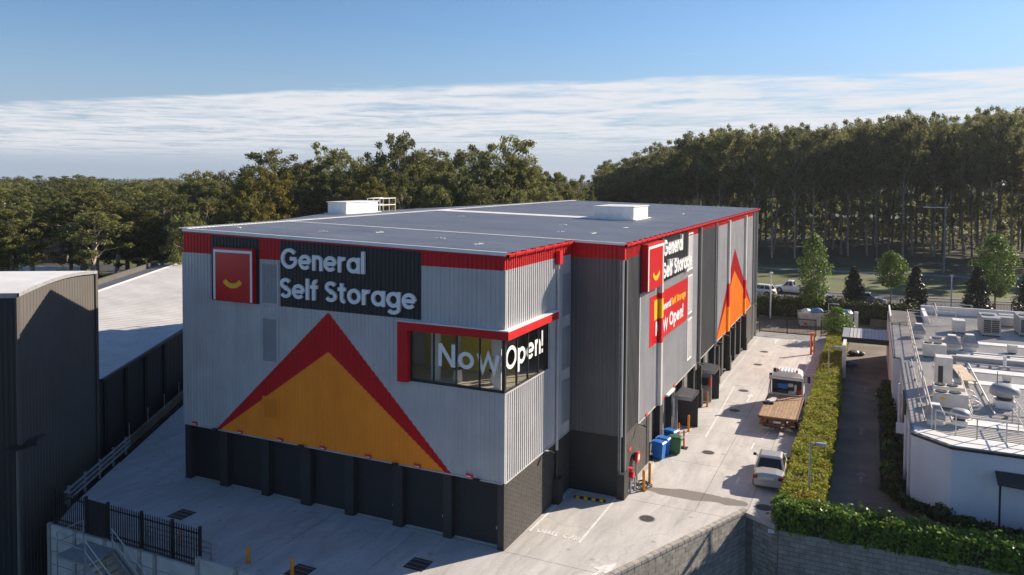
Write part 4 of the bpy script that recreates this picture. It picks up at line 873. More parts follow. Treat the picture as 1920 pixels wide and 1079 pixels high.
gt = thing('fence_gate', 'narrow black mesh gate in the palisade fence at the head of the stairs', 'gate', (-16.65, -6.4, 0))
MB().box(-17.28, -17.2, -6.44, -6.38, .0, 1.5).build('stile', M['dark'], gt); MB().box(-16.05, -15.98, -6.44, -6.38, .0, 1.5).build('stile', M['dark'], gt); MB().box(-17.2, -16.05, -6.43, -6.39, 1.42, 1.5).build('rail', M['dark'], gt); MB().box(-17.2, -16.05, -6.43, -6.39, .0, .08).build('rail', M['dark'], gt)
pk = None
for k in range(14):
    pk = MB().box(-.025, .025, -.01, .01, .08, 1.45).build('picket', M['dark'], gt, world=False) if pk is None else copy_tree(pk, gt)
    pk.location = (-.52+k*.08, 0, 0)
pw = thing('panel_wall', 'precast concrete panel and post retaining wall below the black fence', 'retaining wall', (-12, -6.5, -3.5))
px_ = [-19.6, -17.9, -15.95, -14.9, -13.8, -12.9, -10.5, -8.45, -6.4, -4.3, -2.2]
for a, b_ in zip(px_[:-1], px_[1:]):
    top = -.02 if b_ <= -10.5 else .36
    z = top; 
    while z > -3.5:
        MB().box(a+.05, b_-.05, -6.56+random.uniform(-.006, .006), -6.46, z-.58, z-.008).build('concrete_panel', M['panel'], pw); z -= .6
for x in px_: MB().box(x-.09, x+.09, -6.62, -6.44, -3.6, (.02 if x < -10.5 else .42)).build('post', M['cap'], pw)
MB().box(-19.6, -2.2, -6.44, -6.3, -3.5, -.03).build('backing', M['mortar'], pw)
gr = thing('guard_rail', 'galvanised guard rail of stacked bars behind the palisade fence', 'guard rail', (-12, -5.9, 0))
for z in (.25, .45, .68): MB().box(-14.3, -10.3, -5.92, -5.86, z, z+.09).build('rail', M['galv'], gr)
for x in (-14.2, -12.3, -10.4): MB().box(x, x+.08, -5.98, -5.9, 0, .8).build('post', M['galv'], gr)
gr = thing('boundary_rail', 'galvanised three bar rail running along the yard edge toward the warehouse', 'guard rail', (-22, -1.9, 0))
A, Bp = Vector((-20.35, -5.3, 0)), Vector((-24.45, 1.55, 0))
for z in (.30, .55, .80): MB().bar(A+Vector((0, 0, z)), Bp+Vector((0, 0, z)), .05, .11).build('rail', M['galv'], gr)
for k in range(5): p = A.lerp(Bp, (k+.3)/4.6); MB().box(p.x-.12, p.x-.04, p.y-.05, p.y+.05, -.1, .92).build('post', M['galv'], gr)
SX = 1.2
st = thing('steel_stair', 'galvanised steel stair with yellow nosings going down from the fence gate', 'stair', (-16.5, -7.3, -3.6))
MB().box(-18.3+SX, -16.5+SX, -8.0, -6.66, -.34, -.25).build('landing', M['steel'], st)
for k in range(11):
    x = -16.5+SX+k*.27; z = -.43-k*.20
    tr = MB().box(x, x+.26, -7.85, -6.78, z-.03, z).build('tread', M['steel'], st); MB().box(x+.2, x+.262, -7.85, -6.78, z+.001, z+.012).build('nosing', M['yellow'], tr)
for y in (-7.92, -6.74): MB().bar((-16.5+SX, y, -.35), (-13.5+SX, y, -2.55), .05, .26).build('stringer', M['galv'], st)
for y in (-7.95, -6.72):
    for dz_ in (1.0, .55): MB().tube([(-16.5+SX, y, -.3+dz_), (-13.5+SX, y, -2.5+dz_)], .024, 7).build('handrail', M['galv'], st)
    for x in (-16.45, -15.0, -13.6): MB().cyl((x+SX, y, -.3-(x+16.5)*.733-.1), (x+SX, y, -.3-(x+16.5)*.733+1.0), .024, n=7).build('post', M['galv'], st)
for z in (.3, .72): MB().tube([(-16.5+SX, -7.95, z), (-18.25+SX, -7.95, z), (-18.25+SX, -6.75, z)], .024, 7).build('handrail', M['galv'], st)
for x, y in ((-18.25+SX, -7.95), (-18.25+SX, -6.75)): MB().cyl((x, y, -3.6), (x, y, .72), .03, n=7).build('post', M['galv'], st)
MB().cyl((-16.5+SX, -7.95, -3.6), (-16.5+SX, -7.95, .7), .03, n=7).build('post', M['galv'], st); MB().bar((-18.2+SX, -7.9, -1.6), (-16.5+SX, -7.9, -.4), .06).build('brace', M['galv'], st)

# block retaining wall of the ramp, bottom right
rw = thing('block_wall', 'grey concrete block retaining wall with capstones beside the ramp', 'retaining wall', (6, 3, -3.5))
p0, p1 = Vector((2.3, -5.8, 0)), Vector((8.68, 8.86, 0)); dd = (p1-p0); L = dd.length; dd.normalize(); nn = Vector((dd.y, -dd.x, 0))
FWL = lambda u, d, z: tuple(p0+dd*u+nn*d+Vector((0, 0, z+gz((p0+dd*u).y)*(1 if z > -.5 else 1))))
blockwork(rw, FWL, 0, L, -3.5, -.02, .46, .22, M['block'], gap=.016, depth=.035, joined=False, limit=290, jitter=.006)
n = int(L/.42); cp = None
for k in range(n):
    a = p0+dd*(k*L/n+.008); b_ = p0+dd*((k+1)*L/n-.008); z = .13+random.uniform(-.004, .004); h = Vector((0, 0, gz((a.y))))
    mb = MB(); lo = [a-nn*.22, b_-nn*.22, b_+nn*.06, a+nn*.06]; mb.add([tuple(q+h+Vector((0, 0, -.02))) for q in lo]+[tuple(q+h+Vector((0, 0, z))) for q in lo], [(3, 2, 1, 0), (4, 5, 6, 7)]+[(i, (i+1) % 4, (i+1) % 4+4, i+4) for i in range(4)]); mb.build('capstone', M['cap'], rw, bevel=.012)
e2 = thing('ramp_end_wall', 'dark shaded block wall under the hedge closing the end of the ramp', 'retaining wall', (12, 8, -3.5))
q0, q1 = Vector((8.75, 8.80, 0)), Vector((10.25, 7.95, 0)); d2 = (q1-q0).normalized(); n2 = Vector((d2.y, -d2.x, 0)); L2 = (q1-q0).length
blockwork(e2, lambda u, d, z: tuple(q0+d2*u+n2*d+Vector((0, 0, z))), 0, L2, -3.5, -.2, .46, .22, M['block'], gap=.016, depth=.035, jitter=.006)
blockwork(e2, lambda u, d, z: (10.25+u, 7.72-d, z), 0, 18, -3.5, -.25, .46, .22, M['block'], gap=.016, depth=.035, jitter=.006)
MB().prism([(8.7, 8.95), (10.3, 8.05), (10.1, 7.82), (8.6, 8.66)], -.3, -.10).build('coping', M['concrete'], e2)
MB().box(10.2, 30, 7.74, 8.9, -3.5, -.27).build('backing', M['mortar'], e2); MB().box(9.75, 10.02, 8.02, 8.3, -.6, -.42).build('outlet_box', M['white'], e2)

# ------------------------------------------------------------------ hedges
def leafy_box(name, label, cat, segs, size, dens, m, tilt=.8, rough=.10, core=None, group=None):
    """segs: list of (x0,x1,y0,y1,z0,z1); leaves over tops and sides of an uneven clipped mass"""
    P, Nn = [], []
    t = thing(name, label, cat, ((segs[0][0]+segs[0][1])/2, (segs[0][2]+segs[0][3])/2, segs[0][4]), group=group); core_mb = MB()
    for x0, x1, y0, y1, z0, z1 in segs:
        core_mb.box(x0+.1, x1-.1, y0+.1, y1-.1, z0, z1-.12)
        for ax, area in (('t', (x1-x0)*(y1-y0)), ('x-', (y1-y0)*(z1-z0)), ('x+', (y1-y0)*(z1-z0)), ('y-', (x1-x0)*(z1-z0)), ('y+', (x1-x0)*(z1-z0))):
            n = int(area*dens); u, v = rng.random(n), rng.random(n); X = x0+(x1-x0)*u; Y = y0+(y1-y0)*v; Z = np.full(n, z1)
            N0 = np.zeros((n, 3))
            if ax == 't': N0[:, 2] = 1
            elif ax[0] == 'x': Y = y0+(y1-y0)*u; Z = z0+(z1-z0)*v; X = np.full(n, x0 if ax[1] == '-' else x1); N0[:, 0] = -1 if ax[1] == '-' else 1
            else: X = x0+(x1-x0)*u; Z = z0+(z1-z0)*v; Y = np.full(n, y0 if ax[1] == '-' else y1); N0[:, 1] = -1 if ax[1] == '-' else 1
            C = np.stack([X, Y, Z], 1)
            w = np.sin(C[:, 0]*3.1+C[:, 1]*2.3)*.5+np.sin(C[:, 1]*5.3-C[:, 0]*4.1+C[:, 2]*3)*.35+np.sin(C[:, 1]*.9)*.5+np.sin(C[:, 1]*11+C[:, 0]*9)*.25
            C += N0*(w*rough+rng.normal(0, rough*.7, n)-rough*.6)[:, None]
            if ax != 't': C[:, 2] = np.minimum(C[:, 2], z1)
            P.append(C); Nn.append(N0)
    C = np.concatenate(P); N0 = np.concatenate(Nn); sh_ = (rng.random(len(C)) < .06) & (N0[:, 2] > .5); C[sh_, 2] += rng.random(sh_.sum())*size*1.5; o_ = np.array(t.location); me = quads_mesh('leaves', leaf_quads(C-o_, N0, size, .55, tilt), m)
    f = obj_from('leaves', me, t); core_mb.build('branches', core or M['twig'], t); return t
segs = []
for k in range(20):
    y0 = 8.6+k*2.55; y1 = y0+2.55; o_ = math.sin(k*1.7)*.04
    segs.append((10.12+o_, 12.05+o_*.5-(0 if y0 < 34 else .2), y0, y1, gz(y0)-.1, gz(y0)+.92+.07*math.sin(k*2.3)))
leafy_box('long_hedge', 'long clipped yellow green hedge between the drive and the next driveway', 'hedge', segs, .13, 470, M['hedge'], rough=.09, tilt=.45)
leafy_box('front_hedge', 'glossy bright green hedge along the top of the ramp wall at lower right', 'hedge', [(10.1, 16, 7.75, 9.0, -.3, .80), (16, 22, 7.75, 8.9, -.3, .75), (22, 29, 7.75, 8.9, -.3, .75)], .20, 300, M['hedge_g'], rough=.15, tilt=1.1)
leafy_box('street_hedge', 'tall dark hedge behind the skip along the street front', 'hedge', [(-9, 0, 69.3, 71.0, -1.2, 1.3), (0, 9, 69.3, 71.0, -1.2, 1.25), (9, 21, 70.0, 71.6, -1.2, 1.1), (21, 34, 71, 72.5, -1.2, .7)], .30, 95, M['hedge_d'], rough=.2)
MB_ = MB().box(14, 60, 68.7, 69.0, -1.3, -.35).build('low_wall', M['old_conc']); tag(MB_, 'low grey retaining wall below the street hedge', 'wall')
# ------------------------------------------------------------------ trees
def ellip(n, c, r, g, shell=.55):
    d = g.normal(0, 1, (n, 3)); d /= np.linalg.norm(d, axis=1)[:, None]; rr = (shell+(1-shell)*g.random(n))[:, None]
    return np.array(c)+d*rr*np.array(r), d
def limb(mb, a, b, r0, r1, bend=.12, n=4, seg=6):
    a, b = Vector(a), Vector(b); L = (b-a).length; off = Vector((random.uniform(-1, 1), random.uniform(-1, 1), random.uniform(.2, 1)))*L*bend; pts = []
    for i in range(n+1):
        t = i/n; pts.append(a.lerp(b, t)+off*math.sin(math.pi*t)*(1-t*.3))
    for i in range(n): mb.cyl(pts[i], pts[i+1], r0+(r1-r0)*i/n, r0+(r1-r0)*(i+1)/n, seg, cap=False)
    return pts
def gum(seed, Hh, Wd, base, nl, cl_r, leaves, size, m, fork=.38, flat=.62, bark='bark', rk=.014):
    """eucalypt: pale leaning trunk, spreading limbs, separate pads of drooping leaves with sky between"""
    random.seed(seed); g = np.random.default_rng(seed); mb = MB(); lean = Vector((random.uniform(-.06, .06)*Hh, random.uniform(-.06, .06)*Hh, 0))
    r0 = rk*Hh+.06; fk = Vector((lean.x*.5, lean.y*.5, Hh*fork)); limb(mb, (0, 0, -.4), fk, r0, r0*.72, .02, 4, 8)
    topc = Vector((lean.x, lean.y, Hh*.86)); limb(mb, fk, topc, r0*.72, r0*.18, .03, 5, 7); tips = [(topc, 1.0)]
    for k in range(nl):
        t = (k+random.random())/nl; z0 = fk.lerp(topc, t**1.1*.75); az = k*2.4+random.uniform(-.5, .5)
        spread = Wd*.5*(1-.55*t**1.6)*random.uniform(.65, 1.05); rise = Hh*random.uniform(.10, .24)*(1.1-.35*t)
        e = z0+Vector((math.cos(az)*spread, math.sin(az)*spread, rise)); e.z = min(e.z, Hh*.97)
        pts = limb(mb, z0, e, r0*.40*(1-.4*t), r0*.10, .14, 4, 5); tips.append((e, random.uniform(.75, 1.1)))
        for j in range(3):
            s = pts[2+j % 2]; az2 = az+random.uniform(-1.3, 1.3); q = s+Vector((math.cos(az2), math.sin(az2), random.uniform(.15, .8)))*Wd*random.uniform(.12, .24); q.z = min(q.z, Hh*.96)
            limb(mb, s, q, r0*.14, r0*.05, .12, 2, 4); tips.append((q, random.uniform(.5, .9)))
    nd = int(nl*3.2); cz_ = Hh*.66; Rz = Hh*.31               # small pads over the dome of the crown
    for k in range(nd):
        ct = 1-(k+.5)/nd*1.35; sn_ = math.sqrt(max(0, 1-ct*ct)); az = k*2.39996; q_ = random.uniform(.72, 1.06)
        c_ = Vector((lean.x*.8+Wd*.5*sn_*math.cos(az)*q_, lean.y*.8+Wd*.5*sn_*math.sin(az)*q_, cz_+Rz*ct*q_)); tips.append((c_, random.uniform(.42, .72)))
        if k % 2 == 0: s_ = Vector((lean.x*.6, lean.y*.6, max(Hh*fork, c_.z-Wd*.22))); limb(mb, s_.lerp(c_, .15), c_, r0*.16, r0*.04, .14, 3, 4)
    for k in range(int(nl*1.2)):                       # small pads filling the lower and inner crown
        az = random.uniform(0, 6.28); rr = Wd*.5*random.uniform(.1, .75); tips.append((Vector((math.cos(az)*rr+lean.x*.7, math.sin(az)*rr+lean.y*.7, Hh*random.uniform(base, .8))), random.uniform(.4, .8)))
    P, Nn = [], []
    for c, s in tips:
        r = cl_r*s*random.uniform(.8, 1.2); n = int(leaves*s)
        q, d = ellip(n, c+Vector((0, 0, r*.1)), (r, r, r*flat), g, .35)
        q[:, 2] -= (g.random(n)**2)*r*.5; d = d*.6; d[:, 2] += .25; P.append(q); Nn.append(d)
    Q = leaf_quads(np.concatenate(P), np.concatenate(Nn), size, .45, .75, g)
    return mb.mesh('trunk', M[bark], smooth=True), quads_mesh('crown', Q, m)
V = {}
V[0] = gum(3, 18, 8.5, .22, 9, 1.3, 170, .38, M['leaf']); V[1] = gum(8, 20, 12, .22, 12, 1.55, 190, .40, M['leaf'], fork=.34); V[2] = gum(21, 18, 9, .18, 10, 1.3, 180, .38, M['leaf'], fork=.3)
V[3] = gum(34, 20, 7, .22, 9, 1.15, 160, .38, M['leaf'], fork=.42); V[4] = gum(47, 16, 9, .25, 11, 1.45, 230, .42, M['leaf'], fork=.22); V[5] = gum(52, 15, 11, .25, 13, 1.5, 270, .40, M['leaf_y'], fork=.24)
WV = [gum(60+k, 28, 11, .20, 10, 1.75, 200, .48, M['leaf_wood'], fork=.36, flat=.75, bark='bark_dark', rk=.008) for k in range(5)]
VH = {0: (18, 8.5), 1: (20, 12), 2: (18, 9), 3: (20, 7), 4: (16, 9), 5: (15, 11)}
def tree(v, x, y, z, sx, sz, rz, label, cat, group, tr_name='trunk'):
    t = thing('gum_tree', label, cat, (x, y, z), rz, group); t.scale = (sx, sx, sz)
    obj_from('trunk', v[0], t); obj_from('crown', v[1], t); return t
random.seed(77)
MID= [(-87.3, 65.3, -0.6, 16.9, 6.0, 0), (-87.1, 73.2, -0.6, 16.4, 7.1, 1), (-72.3, 54.6, -0.6, 15.1, 4.6, 2), (-62.5, 54.8, -0.6, 16.9, 7.8, 5), (-59.6, 47.2, -0.6, 13.5, 4.1, 5), (-73.3, 68.7, -0.6, 19.8, 10.7, 1), (-64.3, 69.6, -0.6, 21.0, 7.4, 2), (-64.3, 76.1, -0.6, 19.4, 6.0, 0), (-69.0, 87.2, -0.6, 18.8, 5.8, 3), (-52.7, 70.6, -0.6, 22.2, 7.8, 1), (-56.2, 82.1, -0.6, 20.0, 5.4, 3), (-51.1, 80.1, -0.6, 20.6, 7.0, 0), (-41.3, 69.1, -0.6, 17.4, 5.3, 2), (-47.0, 57.5, -0.6, 15.3, 4.9, 5), (-47.8, 88.3, -0.6, 21.4, 6.9, 2), (-38.8, 79.2, -0.6, 22.0, 9.3, 1), (-34.9, 78.7, -0.6, 19.0, 5.5, 0), (-39.8, 95.2, -0.6, 18.2, 5.6, 3), (-34.5, 65.5, -0.6, 15.0, 5.3, 0), (-31.6, 86.8, -0.6, 17.4, 4.1, 3), (-33.9, 103.4, -0.6, 16.4, 4.6, 2), (-29.2, 74.6, -0.6, 15.0, 5.3, 0), (-28.1, 81.7, -0.6, 14.0, 4.9, 4), (-60.8, 60.0, -0.6, 15.2, 5.3, 0), (-55.3, 60.3, -0.6, 15.6, 4.6, 3), (-44.2, 61.0, -0.6, 15.3, 5.0, 2), (-41.2, 64.6, -0.6, 14.8, 4.5, 4), (-30.9, 67.2, -0.6, 14.9, 4.4, 2), (-41.9, 132.7, -0.6, 14.1, 5.2, 4), (-81.7, 56.8, -0.6, 14.4, 6.4, 2), (-118.8, 86.0, -0.6, 14.9, 9.8, 0), (-56.9, 35.2, -0.6, 12.0, 4.1, 0), (-69.7, 42.5, -0.6, 13.7, 7.9, 1), (-79.7, 46.7, -0.6, 13.8, 10.9, 1), (-92.7, 53.9, -0.6, 14.3, 8.6, 2), (-75.8, 42.3, -0.6, 12.0, 8.1, 0), (-71.9, 43.1, -0.6, 11.0, 6.6, 2), (-99.9, 56.1, -0.6, 15.1, 8.1, 0), (-77.2, 36.9, -0.6, 14.4, 7.7, 3), (-118.8, 63.9, -0.6, 14.8, 8.5, 1), (-131.1, 69.2, -0.6, 14.4, 9.7, 2), (-102.4, 47.2, -0.6, 14.6, 8.5, 0), (-136.7, 66.6, -0.6, 14.2, 9.7, 1), (-129.3, 59.0, -0.6, 14.5, 9.0, 0), (-100.4, 39.3, -0.6, 14.8, 7.9, 2), (-78.8, 29.4, -0.6, 12.4, 7.3, 2), (-70.4, 33.3, -0.6, 12.1, 6.3, 3), (-80.0, 37.7, -0.6, 12.8, 6.1, 0), (-80.8, 28.5, -0.6, 12.0, 6.6, 1), (-149.4, 115.9, -0.6, 14.8, 10.8, 0), (-148.9, 105.1, -0.6, 14.8, 11.6, 3), (-183.6, 122.0, -0.6, 13.7, 11.8, 1), (-187.1, 109.4, -0.6, 15.5, 12.8, 2), (-214.8, 118.6, -0.6, 13.6, 12.4, 3), (-209.1, 132.4, -0.6, 15.9, 12.9, 0), (-209.8, 110.0, -0.6, 15.0, 11.8, 1), (-179.6, 135.0, -0.6, 15.0, 12.4, 2), (-64.1, 65.1, -0.6, 17.3, 6.5, 0), (-73.8, 78.3, -0.6, 19.1, 7.4, 1), (-59.9, 75.9, -0.6, 17.9, 7.7, 2), (-49.3, 72.0, -0.6, 17.9, 7.2, 0), (-52.0, 88.5, -0.6, 19.2, 8.1, 1), (-71.4, 61.6, -0.6, 15.4, 6.5, 2), (-71.1, 68.4, -0.6, 16.3, 7.5, 0), (-35.4, 87.2, -0.6, 16.6, 5.9, 2), (-41.1, 93.5, -0.6, 17.7, 7.4, 1), (-71.3, 55.1, -0.6, 14.7, 6.2, 0), (-58.4, 65.5, -0.6, 17.0, 6.4, 4), (-39.1, 70.1, -0.6, 16.5, 6.8, 4), (-48.9, 65.5, -0.6, 17.2, 6.2, 2), (-55.2, 84.8, -0.6, 19.2, 8.0, 2), (-37.4, 75.3, -0.6, 17.9, 8.0, 4), (-81.5, 59.1, -0.6, 14.9, 6.6, 4), (-63.7, 45.3, -0.6, 13.3, 5.5, 0), (-59.1, 45.2, -0.6, 12.5, 4.9, 2), (-29.3, 81.2, -0.6, 15.3, 4.9, 4)]
FOREST= [(-38.9, 136.6, 15.3), (-34.3, 138.2, 17.9), (-32.3, 136.4, 22.0), (-28.0, 142.1, 24.9), (-24.8, 142.7, 23.8), (-20.1, 141.5, 27.2), (-15.7, 141.3, 27.9), (-12.1, 145.9, 28.3), (-8.0, 140.7, 24.3), (-5.0, 142.8, 28.2), (-0.5, 143.6, 28.2), (2.8, 146.8, 28.6), (4.3, 155.3, 25.3), (9.5, 154.5, 29.4), (13.3, 156.8, 27.6), (15.2, 154.5, 29.9), (20.2, 155.9, 30.7), (22.3, 160.3, 31.6), (26.7, 163.4, 31.3), (29.7, 165.8, 29.5), (33.6, 161.3, 29.6), (36.9, 161.7, 31.9), (41.5, 166.7, 30.3), (43.4, 171.9, 32.1), (-42.5, 146.1, 19.1), (-37.5, 141.5, 21.6), (-33.2, 143.5, 21.0), (-28.5, 146.1, 22.1), (-24.8, 148.4, 23.4), (-19.8, 153.5, 28.1), (-17.9, 155.6, 28.9), (-12.5, 153.1, 28.2), (-6.1, 154.2, 24.6), (-3.2, 155.4, 28.4), (-0.1, 161.5, 25.0), (3.6, 162.3, 28.0), (8.0, 157.9, 26.6), (13.0, 163.9, 30.2), (17.6, 165.4, 30.7), (20.9, 167.8, 32.4), (26.6, 172.5, 30.4), (28.6, 169.1, 27.5), (33.1, 170.6, 30.6), (36.2, 175.1, 32.8), (40.1, 176.7, 33.1), (46.2, 185.4, 33.9), (-42.3, 153.1, 19.9), (-38.0, 153.3, 21.8), (-34.7, 155.3, 23.9), (-31.2, 160.5, 22.9), (-23.0, 161.5, 27.0), (-17.7, 158.9, 27.3), (-15.7, 165.4, 26.2), (-10.6, 167.7, 29.2), (-4.6, 169.3, 29.2), (-0.9, 171.4, 29.4), (5.7, 170.0, 25.9), (9.8, 178.9, 30.5), (14.4, 177.4, 31.2), (18.6, 181.3, 32.1), (24.0, 180.6, 29.8), (28.9, 186.3, 32.4), (32.1, 183.2, 31.3), (37.6, 190.7, 29.3), (42.1, 188.1, 33.4), (47.3, 192.2, 34.5), (-48.1, 162.0, 19.1), (-41.5, 161.5, 17.6), (-34.6, 164.8, 21.9), (-31.6, 173.4, 26.9), (-25.3, 173.9, 24.7), (-21.6, 177.6, 30.3), (-15.7, 174.0, 25.3), (-10.7, 179.6, 30.6), (-3.1, 175.9, 28.5), (3.3, 180.2, 31.0), (5.0, 188.9, 29.8), (10.9, 182.4, 29.6), (16.7, 191.4, 32.9), (22.7, 190.0, 33.3), (25.9, 193.2, 33.2), (34.9, 201.8, 29.6), (39.5, 199.2, 34.7), (43.6, 200.4, 34.3), (49.0, 203.2, 31.9), (-51.3, 173.6, 21.5), (-45.6, 179.9, 17.9), (-38.3, 179.5, 26.1), (-32.1, 182.6, 28.5), (-24.5, 185.8, 30.1), (-19.1, 188.1, 29.1), (-15.9, 188.4, 27.4), (-7.9, 189.7, 27.6), (-2.9, 193.2, 31.5), (3.6, 196.6, 27.0), (8.9, 204.0, 32.9), (15.8, 200.2, 32.5), (21.3, 204.4, 34.4), (29.0, 206.9, 33.9), (31.5, 205.1, 29.5), (39.6, 213.2, 35.0), (42.7, 211.6, 33.8), (49.0, 218.5, 35.8), (-56.1, 188.1, 21.8), (-48.6, 188.8, 23.4), (-39.5, 192.3, 25.4), (-33.5, 196.2, 24.1), (-26.2, 203.1, 32.0), (-22.2, 197.1, 30.9), (-13.4, 202.9, 31.4), (-5.5, 203.4, 31.4), (-1.0, 212.6, 29.0), (4.9, 208.0, 29.1), (13.0, 220.8, 28.6), (19.9, 215.2, 33.3), (27.2, 225.2, 30.9), (34.2, 230.3, 34.3), (40.1, 231.1, 31.4), (44.9, 229.8, 37.3), (51.7, 229.9, 35.4)]
for i, (x, y, z, h, w, k) in enumerate(MID):
    v = V[k]; hh, ww = VH[k]; lab = 'dense gum tree with separate leaf clumps in the belt behind the grey storage roof' if x*.9+y > 6 else 'olive gum tree in the belt beyond the warehouses at the left'
    if k == 5: lab = 'golden green bushy gum tree showing pale limbs behind the grey roof'
    tree(v, x, y, z, max(.6, w*1.3/ww), h*1.07/hh, random.uniform(0, 6.28), lab, 'gum tree', ('gum trees behind the storage roof' if x*.9+y > 6 else 'gum trees beyond the warehouses') if k != 5 else 'golden gum trees behind the roof')
for i, (x, y, h) in enumerate(FOREST):
    v = WV[i % 5]; s = random.uniform(.68, 1.02); tree(v, x, y, -1.2, s, h/28*1.05, random.uniform(0, 6.28), 'tall straight gum tree in the dense dark wood beyond the park', 'gum tree', 'tall trees of the wood beyond the park')
g2 = random.Random(12)
for k in range(32):                                        # the wood carries on to the right of the view
    x = g2.uniform(46, 100); y = 132+g2.uniform(0, 60)+max(0, 60-x)*.2; tree(WV[k % 5], x, y, -1.2, g2.uniform(.9, 1.15), g2.uniform(.9, 1.08), g2.uniform(0, 6.28), 'tall straight gum tree in the dense dark wood beyond the park', 'gum tree', 'tall trees of the wood beyond the park')
# young street trees and clipped magnolias by the street
def small_tree(name, lab, x, y, z, h, w, clear, m, size, n, seed, cone=False):
    g = np.random.default_rng(seed); random.seed(seed); t = thing(name, lab, 'tree', (x, y, z)); mb = MB(); limb(mb, (0, 0, -.2), (0, 0, h*.9), .05+.008*h, .02, .01, 4, 7); P = []; Nn = []
    nc = 60; n = int(n*1.9); size *= .76
    for k in range(nc):
        f = (k+.5)/nc; zz = clear*h+(1-clear)*h*f; prof = (1-f)**.75*1.0 if cone else math.sin(math.pi*min(1, .12+f*.86))**.7
        az = k*2.4; rr = w*.5*prof*random.uniform(.45, .95); c = (math.cos(az)*rr, math.sin(az)*rr, zz); r = w*.17*(.6+.6*prof)*random.uniform(.8, 1.2)
        if rr > .3: limb(mb, (0, 0, max(clear*h*.9, zz-rr*.6)), c, .03, .012, .05, 2, 4)
        q, d = ellip(n//nc, c, (r, r, r*.8), g, .5); P.append(q); Nn.append(d*.8+np.array([0, 0, .2]))
    mb.build('trunk', M['bark'], t, world=False, smooth=True); obj_from('crown', quads_mesh('crown', leaf_quads(np.concatenate(P), np.concatenate(Nn), size, .6, .7, g), m), t); return t
small_tree('street_tree', 'tall bright green young tree behind the skip, left of the magnolias', 7.8, 69.6, -1.15, 10.3, 3.6, .12, M['leaf_b'], .36, 2600, 5)
small_tree('street_tree', 'small round bright green tree on a thin trunk by the street fence', 16.4, 83.0, -1.1, 7.2, 4.0, .42, M['leaf_b'], .36, 2000, 6)
small_tree('street_tree', 'large bright green tree with an orange trunk at the right of the street', 28.6, 87.4, -1.1, 9.6, 4.9, .22, M['leaf_b'], .38, 3400, 7)
for x, y, h, w, lab, sd in ((12.0, 78.5, 5.6, 3.4, 'dark conical magnolia between the bright green trees, first from the left', 11), (19.0, 77.6, 6.2, 3.3, 'dark conical magnolia above the rooftop handrails', 12), (26.0, 82.0, 6.0, 4.0, 'broad dark magnolia in front of the large bright green tree', 13), (31.8, 84.5, 5.4, 3.6, 'dark magnolia cut by the right edge of the picture', 14), (7.5, 70.6, 4.6, 3.0, 'dark magnolia under the tall bright green tree', 15)):
    small_tree('magnolia', lab, x, y, -1.15, h, w, .05, M['leaf_d'], .34, 2600, sd, cone=True)
small_tree('shrub', 'leafy green shrub beside the far gate', 10.9, 57.6, gz(57.6), 3.4, 3.0, .08, M['hedge_g'], .30, 1500, 21)
bx = small_tree('street_tree', 'small bright green tree by the far road at the left', -117.0, 53.0, -.6, 7.6, 7.0, .18, M['leaf_b'], .5, 2200, 22)
small_tree('street_tree', 'bright green leafy tree cut by the left edge of the picture', -84.5, 30.0, -.6, 11.0, 6.5, .1, M['leaf_b'], .45, 2800, 23)
# planting at the foot of the white building
def bush(x, y, z, r, h, m, lab, seed, size=.22, n=420):
    g = np.random.default_rng(seed); random.seed(seed); t = thing('shrub', lab, 'shrub', (x, y, z), group='low dark shrubs along the white building'); mb = MB(); P = []; Nn = []
    for k in range(7):
        az = k*.9; rr = r*random.uniform(.1, .65); c = (math.cos(az)*rr, math.sin(az)*rr, h*random.uniform(.35, .75)); mb.cyl((0, 0, 0), c, .02, .01, 4); q, d = ellip(n//7, c, (r*.5, r*.5, h*.35), g, .4); P.append(q); Nn.append(d)
    mb.build('stems', M['twig'], t, world=False); obj_from('leaves', quads_mesh('leaves', leaf_quads(np.concatenate(P), np.concatenate(Nn), size, .5, .8, g), m), t); return t
random.seed(3)
for k in range(17):
    y = 14.0+k*1.35; bush(15.15+random.uniform(-.2, .15), y, -.3, random.uniform(.5, .75), random.uniform(.6, 1.05), M['hedge_d'], 'low dark shrub in the planting strip at the foot of the white building', 100+k)
for k in range(9):
    x = 15.6+k*.75; y = 13.4-k*.42 if k < 4 else 11.45; bush(x, y-.5, -.3, .6, random.uniform(.6, .95), M['hedge_d'], 'low dark shrub in the planting strip at the foot of the white building', 140+k)
for x, y, lab in ((14.75, 17.2, 'pale spiky strap leaf plant among the dark shrubs, nearest the chamfered corner'), (14.9, 21.0, 'pale spiky strap leaf plant among the dark shrubs, farther up the strip')):
    t = thing('strap_plant', lab, 'plant', (x, y, -.25)); random.seed(int(x*9))
    for k in range(26):
        az = random.uniform(0, 6.28); l = random.uniform(.5, .85); up = random.uniform(.25, .9); c, s = math.cos(az), math.sin(az); mb = MB(); w_ = .035
        pts = [(0, 0, .1), (c*l*.5, s*l*.5, .1+up*.8), (c*l, s*l, .1+up*.55)]
        mb.add([(p[0]-s*ww, p[1]+c*ww, p[2]) for p, ww in zip(pts, (w_*.5, w_, .004))]+[(p[0]+s*ww, p[1]-c*ww, p[2]) for p, ww in zip(pts, (w_*.5, w_, .004))], [(0, 1, 4, 3), (1, 2, 5, 4)]); mb.build('strap_leaf', M['leaf_b'], t, world=False)
